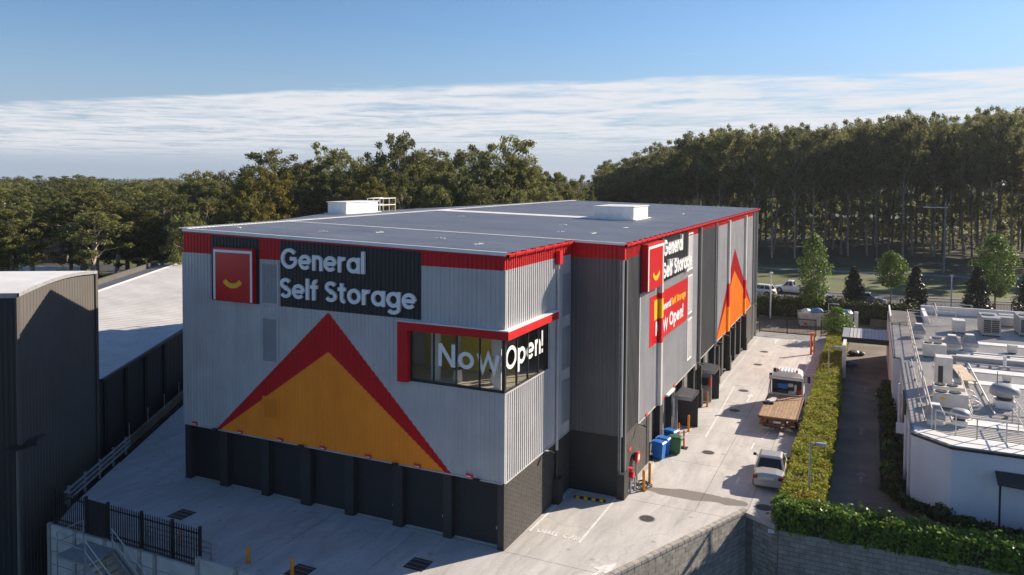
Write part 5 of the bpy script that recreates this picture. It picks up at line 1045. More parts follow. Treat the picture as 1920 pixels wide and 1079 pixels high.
# far woodland to the horizon
g = np.random.default_rng(404); P = []
n = 30000; az = g.uniform(R_(-64), R_(14), n); dist = 175+g.random(n)**1.7*1500
keep = ~((az > R_(-20)) & (dist < 330)); az, dist = az[keep], dist[keep]
cx_, cy_ = 13.7+np.sin(az)*dist, -29+np.cos(az)*dist
pl = g.integers(0, 10**9, len(az)); hh = 6.3+3.4*np.sin(cx_*.11)*np.cos(cy_*.09)+g.normal(0, 1.3, len(az)); zc_ = -1.0+hh
C = np.concatenate([np.stack([cx_+g.normal(0, 2.2, len(az)), cy_+g.normal(0, 2.2, len(az)), np.maximum(0.4, zc_-g.random(len(az))*hh*.9)], 1) for _ in range(8)])
Nn = g.normal(0, .6, C.shape); Nn[:, 2] += .5
tag(obj_from('distant_woodland', quads_mesh('distant_woodland', leaf_quads(C, Nn, 2.4, .75, .35, g), M['far_leaf']), None), 'far tree cover reaching to the horizon', 'woodland', kind='stuff')
g = np.random.default_rng(55); n = 11000                      # undergrowth between the trunks of the wood
X = g.uniform(-60, 60, n); Y = 182+70*g.random(n)**.8; Z = -1+g.random(n)**1.4*13; C = np.stack([X, Y, Z], 1)
tag(obj_from('wood_undergrowth', quads_mesh('wood_undergrowth', leaf_quads(C, g.normal(0, 1, C.shape), 1.2, .6, .5, g), M['leaf_wood']), None), 'dim foliage deep in the wood behind the trunks', 'undergrowth', kind='stuff')

# ------------------------------------------------------------------ street, park and cars
struct(MB().prism([(-60, 131), (90, 133), (90, 330), (-60, 330)], -1.3, -1.10).build('wood_floor', M['litter']))
def ribbon(name, m, pts, w, z0, z1):
    L, Rr = [], []
    for i, p in enumerate(pts):
        a = Vector(pts[max(0, i-1)]); b_ = Vector(pts[min(len(pts)-1, i+1)]); d = (b_-a).normalized(); n = Vector((-d.y, d.x))*w/2; L.append((p[0]+n.x, p[1]+n.y)); Rr.append((p[0]-n.x, p[1]-n.y))
    mb = MB()
    for i in range(len(pts)-1): mb.prism([L[i], L[i+1], Rr[i+1], Rr[i]], z0, z1)
    return struct(mb.build(name, m))
ribbon('street', M['asphalt'], [(-70, 90), (-20, 89), (5, 89), (30, 91), (60, 97)], 9.5, -1.4, -1.10)
ribbon('kerb', M['concrete'], [(-70, 94.9), (-20, 93.9), (5, 93.9), (30, 95.9), (60, 101.9)], .25, -1.4, -1.0); ribbon('kerb', M['concrete'], [(-70, 85.1), (-20, 84.1), (5, 84.1), (30, 86.1), (60, 92.1)], .25, -1.4, -1.0)
ribbon('path', M['path'], [(-70, 120), (-20, 122), (10, 124), (40, 127), (80, 131)], 3.0, -1.4, -1.12)
ff = thing('street_fence', 'low black picket fence between the street trees and the road', 'fence', (10, 83.2, -1.15))
pts = [(-12, 81.3), (5, 81.6), (20, 83.0), (40, 86.2)]
mb = MB()
for (xa, ya), (xb, yb) in zip(pts[:-1], pts[1:]):
    for z in (-.75, .15): mb.bar((xa, ya, z), (xb, yb, z), .05)
mb.build('rail', M['dark'], ff); mb = MB()
for (xa, ya), (xb, yb) in zip(pts[:-1], pts[1:]):
    n = int((xb-xa)/.16)
    for k in range(n): x = xa+(xb-xa)*k/n; y = ya+(yb-ya)*k/n; mb.box(x-.014, x+.014, y-.014, y+.014, -1.1, .25)
mb.build('pickets', M['dark'], ff)['kind'] = 'stuff'
for (xa, ya), (xb, yb) in zip(pts[:-1], pts[1:]):
    for k in range(6): f = k/6; MB().box(xa+(xb-xa)*f-.04, xa+(xb-xa)*f+.04, ya+(yb-ya)*f-.04, ya+(yb-ya)*f+.04, -1.2, .32).build('post', M['dark'], ff)
# power pole and wires
pp = thing('power_pole', 'grey timber power pole at the edge of the wood', 'power pole', (26.1, 131.2, -1.1))
MB().cyl((0, 0, 0), (0, 0, 13.0), .20, .14, 10).build('pole', mat('grey_pole', (.22, .22, .21), .8, 0, .2, 2), pp, world=False); MB().box(-2.6, .4, -.08, .08, 11.7, 11.86).build('cross_arm', M['galv'], pp, world=False); MB().box(-3.6, -2.6, -.16, .16, 11.7, 11.9).build('street_light', M['galv'], pp, world=False)
for z, nm in ((10.9, 'upper'), (7.2, 'lower')):
    for a, b_ in (((-60, 129), (26.1, 131.2)), ((26.1, 131.2), (95, 136))):
        pts = [Vector((a[0], a[1], z)).lerp(Vector((b_[0], b_[1], z)), k/10)-Vector((0, 0, 4*.5*(k/10)*(1-k/10))) for k in range(11)]
        tag(MB().tube(pts, .016, 4).build('power_line', M['iron']), ('%s power line crossing the wood %s of the grey pole' % (nm, 'left' if a[0] < 0 else 'right')), 'cable')
def lamp(name, lab, x, y, z, h, arm, m, r=.05, az=0.0):
    t = thing(name, lab, 'lamp post', (x, y, z), az); MB().lathe((0, 0, 0), [(r*1.3, 0), (r, .1), (r*.8, h)], 10).build('post', m, t, world=False)
    if arm > .3: MB().box(-.03, arm*.5, -.03, .03, h-.06, h).build('arm', m, t, world=False); MB().add([(arm*.35, -.12, h-.05), (arm, -.14, h-.10), (arm, .14, h-.10), (arm*.35, .12, h-.05), (arm*.35, -.08, h+.05), (arm*.95, -.1, h+.02), (arm*.95, .1, h+.02), (arm*.35, .08, h+.05)], [(0, 1, 2, 3), (4, 5, 6, 7), (0, 1, 5, 4), (1, 2, 6, 5), (2, 3, 7, 6), (3, 0, 4, 7)]).build('lamp_head', m, t, world=False, bevel=.015)
    else: MB().lathe((0, 0, h), [(.1, 0), (.22, .03), (.2, .16), (.08, .22)], 10).build('lamp_head', M['white'], t, world=False)
    return t
lamp('lamp_post', 'grey lamp post rising out of the long hedge nearest the camera', 11.33, 10.93, -.2, 3.15, .75, M['galv'], .055, R_(10)); lamp('lamp_post', 'grey lamp post rising out of the long hedge beyond the tow truck', 11.02, 36.45, -.7, 3.3, 1.0, M['galv'], .055, R_(5))
lamp('lamp_post', 'white lamp post in front of the street hedge by the building corner', 3.0, 68.9, -1.15, 5.4, 0, M['white'], .09); lamp('lamp_post', 'white lamp post behind the rooftop handrails by the street', 23.3, 83.2, -1.1, 4.6, 0, M['white'], .09)
lamp('lamp_post', 'grey lamp post with a flat head standing behind the skip', 9.7, 64.6, -1.13, 2.9, 1.1, M['galv'], .06)
t = thing('yard_light', 'tall thin steel light pole with two dark flood lights at the far left', 'lamp post', (-17.0, -9.6, -3.6))
MB().lathe((0, 0, 0), [(.045, 0), (.032, 8.3)], 8).build('post', M['shutter2'], t, world=False); MB().obox((-.35, .1, 8.32), (.28, 0, 0), (0, .2, .03), (0, 0, .05)).build('flood_light', M['dark'], t, world=False); MB().obox((.3, .5, 8.6), (.35, .1, .12), (-.05, .25, .1), (-.03, -.03, .06)).build('flood_light', M['dark'], t, world=False)
for x, y, h, lab in ((-16.2, -8.9, 2.6, 'thin steel pole standing in the shaded low ground beside the stair'), (-17.6, -11.0, 2.2, 'short thin steel pole at the lower left corner')):
    tag(MB().cyl((x, y, -3.6), (x, y, -3.6+h), .03, n=7).build('pole', M['galv']), lab, 'pole')

# ------------------------------------------------------------------ vehicles: front toward +y, base at z = 0
def hull(mb, secs):
    """secs: (y, [(x,z)...]) half outlines from the bottom round to the crown; mirrored"""
    rows = []
    for y, pr in secs:
        full = [(-x, z) for x, z in pr]+[(x, z) for x, z in pr[::-1]]
        rows.append([(x, y, z) for x, z in full])
    n = len(rows[0]); o = []
    for r in rows: o += r
    f = []
    for i in range(len(rows)-1):
        for j in range(n): f.append((i*n+j, i*n+(j+1) % n, (i+1)*n+(j+1) % n, (i+1)*n+j))
    f.append(tuple(range(n-1, -1, -1))); f.append(tuple(range((len(rows)-1)*n, len(rows)*n)))
    return mb.add(o, f)
def wheels(t, axles, hw, r, w=.2):
    for y in axles:
        for s in (-1, 1):
            ty = MB().cyl((s*(hw-w), y, r), (s*hw, y, r), r, n=18).build('wheel', M['rubber'], t, world=False, bevel=.015); MB().lathe((0, 0, 0), [(r*.62, 0), (r*.6, .012), (r*.2, .02)], 14).map(lambda x, yy, z: (s*(hw+z-.002), y+x, r+yy)).build('rim', M['steel'], ty, world=False)
def car(name, lab, cat, loc, rz, paint, L=4.5, Wd=1.76, Ht=1.44, style='sedan'):
    t = thing(name, lab, cat, loc, rz); w = Wd/2; b_ = .22; h = L/2
    belt = .92 if style == 'sedan' else 1.02
    def sec(y, k, zt, zb=b_, cr=.05): return (y, [(w*k*.80, zb), (w*k*.97, zb+.10), (w*k, zb+.32), (w*k*.97, zt-.14), (w*k*.86, zt-.02), (w*k*.45, zt+cr*.8)])
    hood = .80 if style == 'sedan' else .95; deck = .95 if style == 'sedan' else belt
    S = [sec(-h, .84, deck-.22, .34), sec(-h+.10, .93, deck-.05, .26), sec(-h+.55, .98, deck), sec(-h*.35, 1, belt), sec(h*.30, 1, belt-.02), sec(h*.62, .98, hood), sec(h-.28, .93, hood-.10, .22), sec(h-.03, .82, hood-.24, .30)]
    hull(MB(), S).build('body', paint, t, world=False, smooth=False, bevel=.02)
    if style == 'sedan': y0, y1, y2, y3 = -h+.75, -h+1.45, h*.16, h*.44
    elif style == 'suv': y0, y1, y2, y3 = -h+.18, -h+.62, h*.12, h*.46
    else: y0, y1, y2, y3 = -h*.14, -h*.05, h*.24, h*.50
    zt = Ht; wt = w*.70; wb = w*.90; bz_ = belt-.02
    gv = [(-wb, y0, bz_), (wb, y0, bz_), (wb, y3, bz_-.02), (-wb, y3, bz_-.02), (-wt, y1, zt-.05), (wt, y1, zt-.05), (wt, y2, zt-.03), (-wt, y2, zt-.03)]
    mb = MB(); mb.add(gv, [(0, 1, 5, 4), (1, 2, 6, 5), (2, 3, 7, 6), (3, 0, 4, 7), (3, 2, 1, 0)])
    ym = (y1+y2)/2; mb.add([gv[4], gv[5], gv[6], gv[7], (-wt*.85, y1+.1, zt), (wt*.85, y1+.1, zt), (wt*.85, y2-.1, zt+.01), (-wt*.85, y2-.1, zt+.01)], [(0, 1, 5, 4), (1, 2, 6, 5), (2, 3, 7, 6), (3, 0, 4, 7), (4, 5, 6, 7)])
    mb.build('cabin', paint, t, world=False)
    def pane(nm, q, i0, i1, j0, j1, off):
        a, b2, c, d = [Vector(p) for p in q]; n_ = (b2-a).cross(d-a).normalized(); 
        ctr = (a+b2+c+d)/4
        if n_.dot(ctr-Vector((0, ym, .9))) < 0: n_ = -n_
        P = lambda u, v: (a.lerp(b2, u)).lerp(d.lerp(c, u), v)+n_*off
        MB().add([P(i0, j0), P(i1, j0), P(i1, j1), P(i0, j1), P(i0, j0)-n_*.02, P(i1, j0)-n_*.02, P(i1, j1)-n_*.02, P(i0, j1)-n_*.02], [(0, 1, 2, 3), (0, 1, 5, 4), (1, 2, 6, 5), (2, 3, 7, 6), (3, 0, 4, 7)]).build(nm, M['carglass'], t, world=False)
    pane('rear_window', (gv[0], gv[1], gv[5], gv[4]), .07, .93, .10, .90, .008); pane('windscreen', (gv[2], gv[3], gv[7], gv[6]), .05, .95, .06, .93, .008)
    for q in ((gv[1], gv[2], gv[6], gv[5]), (gv[3], gv[0], gv[4], gv[7])):
        for i0, i1 in ((.09, .34), (.37, .62), (.65, .90)) if style != 'ute' else ((.1, .45), (.5, .88)): pane('side_window', q, i0, i1, .12, .88, .008)
    r = .31 if style == 'sedan' else .36
    for y in (-h*.60, h*.63):
        for s in (-1, 1): MB().cyl((s*(w-.30), y, r+.02), (s*(w+.004), y, r+.02), r+.05, n=18).build('wheel_arch', M['rubber'], t, world=False)
    wheels(t, (-h*.60, h*.63), w+.012, r)
    for s in (-1, 1):
        MB().box(s*w*.82-.20, s*w*.82+.12 if s < 0 else s*w*.82+.12, -h-.015, -h+.10, deck-.30, deck-.13).map(lambda x, y, z: (max(-w*.95, min(w*.95, x)), y, z)).build('tail_light', M['lamp_red'], t, world=False)
        MB().box(s*w*.64-.20, s*w*.64+.20, h-.12, h+.01, hood-.26, hood-.13).build('headlight', M['lamp_clear'], t, world=False)
        MB().box(s*(w-.02) if s > 0 else s*(w+.16), s*(w+.16) if s > 0 else s*(w-.02), y3-.42, y3-.28, belt-.02, belt+.11).build('wing_mirror', M['rubber'], t, world=False, bevel=.02)
    MB().box(-w*.90, w*.90, -h-.06, -h+.12, .30, .56).build('rear_bumper', paint, t, world=False, bevel=.03); MB().box(-w*.86, w*.86, h-.14, h+.04, .26, .52).build('front_bumper', paint, t, world=False, bevel=.03)
    MB().box(-.26, .26, -h-.03, -h-.0, deck-.30, deck-.17).build('number_plate', M['plate'], t, world=False)
    if style == 'ute':
        mb = MB(); mb.box(-w*.92, -w*.84, -h+.08, -h*.16, belt-.1, belt+.10); mb.box(w*.84, w*.92, -h+.08, -h*.16, belt-.1, belt+.10); mb.box(-w*.84, w*.84, -h+.06, -h+.14, belt-.1, belt+.10); mb.build('tray_side', paint, t, world=False)
        MB().box(-w*.83, w*.83, -h+.14, -h*.17, belt+.0, belt+.06).build('tray_floor', M['rubber'], t, world=False)
    return t
M['carglass'] = mat('dark_car_glass', (.012, .014, .016), .08, 0, .1, 3, spec=.6)
car('sedan', 'silver beige sedan parked beside the long hedge, seen from behind', 'car', (9.2, 14.1, gz(13.5)), R_(3), M['silver'], 4.3, 1.62, 1.38)
car('suv', 'white wagon at the kerb partly hidden by the building corner', 'car', (-.6, 87.0, -1.1), R_(80), M['carwhite'], 4.6, 1.85, 1.65, 'suv')
car('ute', 'white twin cab ute driving on the street behind the hedge', 'utility truck', (3.5, 92.0, -1.1), R_(84), M['carwhite'], 5.3, 1.9, 1.8, 'ute')
car('sedan', 'grey sedan at the kerb behind the tall bright green tree', 'car', (7.5, 86.4, -1.1), R_(-93), M['cargrey'], 4.7, 1.8, 1.45); car('sedan', 'pale grey sedan at the kerb right of the first dark magnolia', 'car', (13.6, 86.6, -1.1), R_(-95), M['cargrey'], 4.7, 1.8, 1.45)
car('hatchback', 'white car glimpsed at the kerb farthest left behind the building corner', 'car', (-4.5, 86.6, -1.1), R_(85), M['carwhite'], 4.2, 1.75, 1.5, 'suv')
# tow truck with a timber deck
tt = thing('tow_truck', 'white cabbed tow truck with a worn timber deck, seen from behind', 'truck', (8.65, 22.4, gz(26)))
z0 = 0.0
fr = MB(); fr.box(-.5, -.38, .1, 8.2, .62, .84); fr.box(.38, .5, .1, 8.2, .62, .84)
for y in (.3, 2, 4, 5.6): fr.box(-.38, .38, y, y+.1, .64, .8)
fr.build('chassis', M['rust'], tt, world=False)
for k in range(11):
    x = -1.12+k*2.24/11; MB().box(x+.006, x+2.24/11-.006, .02, 5.55, 1.0+random.uniform(-.004, .004), 1.06).build('deck_board', M['timber'], tt, world=False)
mb = MB(); mb.box(-1.19, -1.12, 0, 5.6, .92, 1.09); mb.box(1.12, 1.19, 0, 5.6, .92, 1.09); mb.box(-1.12, 1.12, -.06, .02, .90, 1.05); mb.build('deck_frame', M['rust'], tt, world=False)
for x in (-1.0, -.45, .1, .65): MB().box(x, x+.34, -.10, -.06, .66, .88).build('rear_plate', M['rust'], tt, world=False)
MB().box(-1.1, 1.1, -.05, .05, .50, .60).build('bumper_bar', M['rust'], tt, world=False); MB().box(-.22, .22, -.125, -.101, .70, .84).build('number_plate', M['plate'], tt, world=False)
for s in (-1, 1):
    MB().box(s*.92-.16, s*.92+.16, -.125, -.101, .68, .80).build('tail_light', M['lamp_red'], tt, world=False); MB().box(s*.7-.25, s*.7+.25, -.35, .0, .38, .42).build('tow_fork', M['galv'], tt, world=False)
    for y in (1.5, 7.4): w_ = MB().cyl((s*.72, y, .42), (s*1.08, y, .42), .42, n=18).build('wheel', M['rubber'], tt, world=False, bevel=.02); MB().cyl((s*1.078, y, .42), (s*1.09, y, .42), .22, n=12).build('rim', M['steel'], w_, world=False)
# frame and tool rack behind the cab
rk = MB(); rk.box(-1.12, -1.02, 5.62, 5.76, 1.0, 2.34); rk.box(1.02, 1.12, 5.62, 5.76, 1.0, 2.34); rk.box(-1.02, 1.02, 5.62, 5.76, 2.12, 2.34); rk.box(-1.02, 1.02, 5.60, 5.76, 1.06, 1.14); rk.build('headboard_frame', M['cream'], tt, world=False, bevel=.01)
MB().box(-1.06, 1.06, 5.58, 5.70, 2.16, 2.24).build('headboard_roll', M['white'], tt, world=False)
for s in (-1, 1): MB().bar((s*1.07, 5.7, 2.3), (s*1.14, 4.9, 1.1), .07).build('headboard_brace', M['cream'], tt, world=False)
bk = MB(); bk.box(-1.02, 1.02, 6.1, 6.16, 1.05, 2.12); bk.build('rack_back', M['dark'], tt, world=False)
for (xa, xb, za, zb_, mm) in ((-.6, .05, 1.45, 1.78, 'blue'), (.1, .42, 1.6, 1.8, 'bag_white'), (.12, .62, 1.14, 1.3, 'bin_white'), (.5, .66, 1.3, 1.75, 'bag_white'), (-.95, -.66, 1.35, 1.8, 'bag_dark'), (-.6, .0, 1.14, 1.35, 'bag_dark'), (.7, .98, 1.14, 1.45, 'lamp_red')): MB().box(xa, xb, 5.8, 6.08, za, zb_).build('tool_box', M[mm], tt, world=False, bevel=.015)
cab = [(6.2, [(1.0, .55), (1.04, .9), (1.03, 1.5), (.97, 2.35), (.88, 2.5), (.4, 2.55)]), (7.6, [(1.0, .5), (1.04, .9), (1.03, 1.5), (.95, 2.36), (.86, 2.5), (.4, 2.55)]), (8.35, [(1.0, .5), (1.03, .9), (1.0, 1.45), (.86, 2.25), (.78, 2.32), (.4, 2.36)]), (8.6, [(.98, .5), (1.0, .8), (.97, 1.3), (.92, 1.38), (.8, 1.4), (.4, 1.42)])]
cb = hull(MB(), cab).build('cab', M['carwhite'], tt, world=False, bevel=.03)
for k in range(7): x = -.66+k*.22; MB().box(x-.07, x+.07, 6.3, 7.5, 2.545, 2.60).build('roof_rib', M['carwhite'], cb, world=False, bevel=.02)
for s in (-1, 1):
    MB().box(s*1.035-.008, s*1.035+.008, 6.7, 7.8, 1.5, 2.15).build('side_window', M['carglass'], cb, world=False); MB().bar((s*1.0, 8.0, 2.0), (s*1.32, 8.05, 1.9), .03).build('mirror_arm', M['dark'], cb, world=False); MB().box(s*1.32-.10, s*1.32+.10, 8.0, 8.08, 1.45, 1.95).build('wing_mirror', M['dark'], cb, world=False, bevel=.03)
    MB().lathe((s*.62, 6.3, 2.56), [(.09, 0), (.09, .1), (.06, .15)], 10).build('beacon', M['amber'], tt, world=False)
MB().add([(-.9, 8.49, 1.5), (.9, 8.49, 1.5), (.8, 8.4, 2.2), (-.8, 8.4, 2.2)], [(0, 1, 2, 3)]).build('windscreen', M['carglass'], cb, world=False); MB().cyl((-.85, 6.25, 2.5), (-.85, 6.25, 2.75), .12, .10, 10).build('air_intake', M['dark'], cb, world=False)
t = thing('deck_load', 'white wrapped parcel lying on the timber deck of the tow truck', 'parcel', (7.9, 25.9, gz(26)+1.065), R_(-20)); MB().box(-.18, .18, -.55, .55, 0, .2).build('parcel', M['bag_white'], t, world=False, bevel=.05)
t = thing('toolbox', 'flat grey tool case on the left edge of the timber deck', 'tool case', (7.75, 25.3, gz(26)+1.065), R_(10)); MB().box(-.35, .35, -.15, .15, 0, .14).build('case', M['dark'], t, world=False, bevel=.02); MB().cyl((-.1, -.17, .07), (.1, -.17, .07), .015, n=6).build('handle', M['galv'], t, world=False)

# ------------------------------------------------------------------ next driveway and the white building
nd = struct(MB().prism([(12.0, 8.9), (40, 8.9), (40, 59.4), (12.0, 59.4)], -3.5, lambda x, y: gz(y)-.04).build('next_driveway', M['old_conc']))
nd2 = thing('planting_strip', None, None); nd2['kind'] = 'structure'
MB().prism([(14.55, 15.2), (15.8, 13.1), (17.2, 11.0), (30, 10.0), (30, 12), (16.5, 13), (15.9, 38), (14.7, 38)], lambda x, y: gz(y)-.03, lambda x, y: gz(y)+.06).build('soil', M['earth'], nd2)
for a, b_ in (((14.5, 38), (14.45, 15.2)), ((14.45, 15.2), (15.7, 12.9)), ((15.7, 12.9), (17.1, 10.8)), ((17.1, 10.8), (30, 9.75))): MB().bar((a[0], a[1], gz(a[1])+.03), (b_[0], b_[1], gz(b_[1])+.03), .14, .16).build('kerb', M['old_conc'], nd2)
for x, y in ((13.6, 15.5), (13.5, 24.5), (13.7, 36.3)):
    mb = MB(); mb.prism([(x-.09, y), (x+.09, y), (x+.09, y+1.1), (x-.09, y+1.1)], gz(y)-.05, gz(y)-.022); mb.prism([(x-.32, y+1.1), (x+.32, y+1.1), (x, y+1.9)], gz(y)-.05, gz(y)-.022)
    MBm = mb.build('arrow_marking', mat('worn_paint', (.20, .19, .175), .8, 0, .3, 6), nd)
nb = thing('white_building', 'low white rendered building with a railed roof full of air conditioning plant', 'building', (22, 30, -.5))
RZ = 3.35; NBP = [(15.85, 31.2), (15.85, 13.45), (17.42, 12.0), (40, 12.0), (40, 52.5), (15.42, 52.5), (15.42, 31.2)]
mb = MB()
for (xa, ya), (xb, yb) in zip(NBP, NBP[1:]+NBP[:1]): mb.quad((xa, ya, -1.6), (xb, yb, -1.6), (xb, yb, RZ-.10), (xa, ya, RZ-.10))
mb.build('wall', M['nbwall'], nb)
mb = MB(); ribbed(mb, lambda u, d, t: (t, u, RZ-.02+d), 12.05, 52.4, lambda u: 15.9 if u > 13.5 else 15.9+(13.5-u)*1.08, 40, .30, .022); ribbed(mb, lambda u, d, t: (t, u, RZ-.02+d), 31.2, 46, 15.45, 15.9, .30, .022); mb.build('roof', M['nbroof'], nb)
mb = MB()
for (xa, ya), (xb, yb) in zip(NBP[:4], NBP[1:5]): mb.bar((xa, ya, RZ-.06), (xb, yb, RZ-.06), .10, .12)
mb.build('roof_edge', M['frame'], nb)
MB().prism([(15.95, 13.6), (17.5, 12.15), (40, 12.15), (40, 13.7), (17.4, 13.7), (16.6, 14.4), (15.95, 14.6)], RZ+.005, RZ+.03).build('edge_flashing', M['white_roof'], nb)
for y0, y1 in ((16.0, 17.3), (25.2, 26.2), (28.6, 29.7), (33.0, 35.2), (38.5, 39.5)):
    a = 17.8 if y0 < 30 else 19.5; MB().box(a, 40, y0, y1, RZ+.005, RZ+.035).build('roof_sheet', M['white_roof'], nb)
MB().box(19.0, 40, 32.0, 32.35, RZ, RZ+.28).build('roof_step', M['nbroof'], nb); MB().box(15.6, 15.75, 24.5, 25.4, 1.6, 2.4).build('wall_light', M['dark'], nb)
for x, y, r in ((15.62, 24.0, .09), (15.7, 17.0, .07), (15.76, 14.4, .07)): MB().cyl((x, y, -.5), (x, y, 3.2), r, n=8).build('downpipe', M['nbwall'], nb)
MB().box(15.74, 15.84, 20.0, 22.5, -.5, 3.2).build('window_strip', M['mesh'], nb); MB().box(15.3, 15.84, 18.6, 19.0, 1.7, 2.2).build('duct_hood', M['nbwall'], nb)
mb = MB(); mb.box(15.5, 15.62, 46, 52.4, RZ-.1, RZ+.5); mb.box(18.2, 40, 52.2, 52.4, RZ-.1, RZ+.7); mb.box(18.2, 18.5, 47, 52.2, RZ-.1, RZ+.5); mb.build('parapet', M['nbwall'], nb)
MB().prism([(15.6, 44.5), (18.1, 44.5), (18.1, 52.3), (15.6, 52.3)], RZ-.01, RZ+.03).build('dark_roof_well', M['asphalt'], nb)
# roof plant, each a thing of its own
def hrail(lab, pts, h=1.0, post=1.6, m='cream'):
    t = thing('roof_handrail', lab, 'handrail', (*pts[0], RZ)); 
    for (xa, ya), (xb, yb) in zip(pts[:-1], pts[1:]):
        a, b_ = Vector((xa, ya, RZ)), Vector((xb, yb, RZ)); n = max(1, round((b_-a).length/post))
        for z in (h, h*.52): MB().cyl(a+Vector((0, 0, z)), b_+Vector((0, 0, z)), .03, n=6).build('rail', M[m], t)
        for k in range(n+1): p = a.lerp(b_, k/n); MB().cyl(p, p+Vector((0, 0, h)), .03, n=6).build('post', M[m], t)
    return t
hrail('cream handrail running the length of the left roof edge', [(16.75, 14.6), (16.75, 30.6)], 1.0, 2.0); hrail('cream handrail along the roof edge past the step', [(16.75, 31.2), (16.85, 46.4)], 1.0, 1.9)
hrail('cream handrail closing the far end of the roof walk', [(16.85, 46.6), (20.6, 46.9)], 1.05, 1.6); hrail('cream handrail round the roof well at the back', [(19.2, 47.2), (19.3, 51.8), (22.3, 51.8)], 1.05, 1.6)
hrail('cream handrail along the front roof edge above the blue shaded wall', [(16.9, 14.4), (18.6, 13.6), (27, 13.6)], 1.0, 1.25); hrail('cream handrail around the access platform at right', [(20.6, 14.0), (20.6, 17.6), (27, 17.6)], 1.35, 2.0); hrail('cream stair rail falling from the middle of the roof', [(19.0, 26.5), (18.75, 17.0)], .5, 2.4)
def ac_box(x0, x1, y0, y1, h, lab, fans=0, grille=None, m='cream'):
    t = thing('air_conditioner', lab, 'air conditioner', ((x0+x1)/2, (y0+y1)/2, RZ)); MB().box(x0, x1, y0, y1, RZ+.1, RZ+h).build('casing', M[m], t, bevel=.02)
    for x in (x0+.08, x1-.14):
        for y in (y0+.05, y1-.12): MB().box(x, x+.07, y, y+.07, RZ-.02, RZ+.1).build('foot', M['dark'], t)
    for k in range(fans):
        cx_ = x0+(x1-x0)*(k+.5)/fans*.8+.05; cy_ = (y0+y1)/2; r = min((x1-x0)/fans*.36, (y1-y0)*.42); fg = MB().lathe((cx_, cy_, RZ+h), [(r, .001), (r, .05), (r*.9, .055)], 16).build('fan_guard', M['mesh'], t)
        mb = MB()
        for q in range(4): a = q*math.pi/4; mb.bar((cx_-r*math.cos(a), cy_-r*math.sin(a), RZ+h+.062), (cx_+r*math.cos(a), cy_+r*math.sin(a), RZ+h+.062), .012)
        mb.build('fan_bars', M['steel'], fg)
    if grille == 'y':
        gx = MB().box(x0+.12, x1-.12, y0-.012, y0-.001, RZ+.3, RZ+h-.18).build('grille', M['mesh'], t); mb = MB()
        for k in range(6): z = RZ+.36+k*(h-.55)/6; mb.box(x0+.12, x1-.12, y0-.02, y0-.0125, z, z+.03)
        mb.box((x0+x1)/2-.02, (x0+x1)/2+.02, y0-.024, y0-.0125, RZ+.3, RZ+h-.18); mb.build('grille_bars', M['steel'], gx)
    return t
ac_box(22.0, 23.3, 42.3, 45.2, 1.5, 'large grey air conditioner with a square front grille near the back of the roof', 1, 'y', 'steel'); ac_box(24.7, 26.6, 43.6, 46.4, 1.5, 'large grey air conditioner with a grille cut by the right edge', 1, 'y', 'steel')
ac_box(20.0, 20.9, 42.6, 43.8, 1.05, 'plain cream plant box left of the large grilled air conditioner'); ac_box(17.3, 18.75, 31.9, 32.9, .95, 'white twin fan condenser by the roof step', 2); ac_box(17.9, 19.0, 35.2, 36.0, .75, 'white condenser with one fan behind the twin fan condenser', 1)
tl = ac_box(17.45, 18.35, 23.0, 24.0, 1.9, 'tall grey cabinet with a black louvre strip standing on the roof'); MB().box(17.6, 17.85, 22.97, 22.99, RZ+.4, RZ+1.4).build('louvre_strip', M['mesh'], tl)
ac_box(17.2, 18.75, 20.6, 21.4, .75, 'white twin fan condenser just in front of the tall grey cabinet', 2); a2 = ac_box(17.1, 18.75, 18.6, 19.4, .85, 'white twin fan condenser with a yellow sticker, second in front of the cabinet', 2); MB().box(17.4, 17.65, 18.585, 18.599, RZ+.5, RZ+.65).build('sticker', M['yellow'], a2)
def cowl(x, y, s, lab, kind='pyr'):
    t = thing('roof_vent', lab, 'roof vent', (x, y, RZ)); b_ = .42*s
    MB().box(-b_, b_, -b_, b_, -.05, .35*s).build('curb', M['white'], t, world=False)
    if kind == 'pyr':
        MB().add([(-b_*1.25, -b_*1.25, .35*s), (b_*1.25, -b_*1.25, .35*s), (b_*1.25, b_*1.25, .35*s), (-b_*1.25, b_*1.25, .35*s), (-b_*1.25, -b_*1.25, .62*s), (b_*1.25, -b_*1.25, .62*s), (b_*1.25, b_*1.25, .62*s), (-b_*1.25, b_*1.25, .62*s), (-b_*.6, -b_*.6, 1.15*s), (b_*.6, -b_*.6, 1.15*s), (b_*.6, b_*.6, 1.15*s), (-b_*.6, b_*.6, 1.15*s)], [(0, 1, 5, 4), (1, 2, 6, 5), (2, 3, 7, 6), (3, 0, 4, 7), (4, 5, 9, 8), (5, 6, 10, 9), (6, 7, 11, 10), (7, 4, 8, 11), (8, 9, 10, 11)]).build('hood', M['steel'], t, world=False)
        MB().box(-b_*.62, b_*.62, -b_*.62, b_*.62, 1.15*s, 1.20*s).build('cap', M['white'], t, world=False)
    else:
        MB().lathe((0, 0, 0), [(b_*.8, .35*s), (b_*.8, .6*s)], 14).build('throat', M['mesh'], t, world=False); MB().lathe((0, 0, 0), [(b_*1.35, .55*s), (b_*1.55, .62*s), (b_*1.5, .85*s), (b_*1.2, 1.02*s), (b_*.5, 1.08*s)], 16).build('dome', M['steel'], t, world=False, smooth=True)
    return t
cowl(17.4, 39.6, .9, 'square cowled roof vent beside the handrail at the far left of the white roof'); cowl(19.3, 35.0, 1.0, 'square cowled roof vent left of its twin near the roof step'); cowl(20.5, 35.8, 1.0, 'square cowled roof vent right of its twin near the roof step')
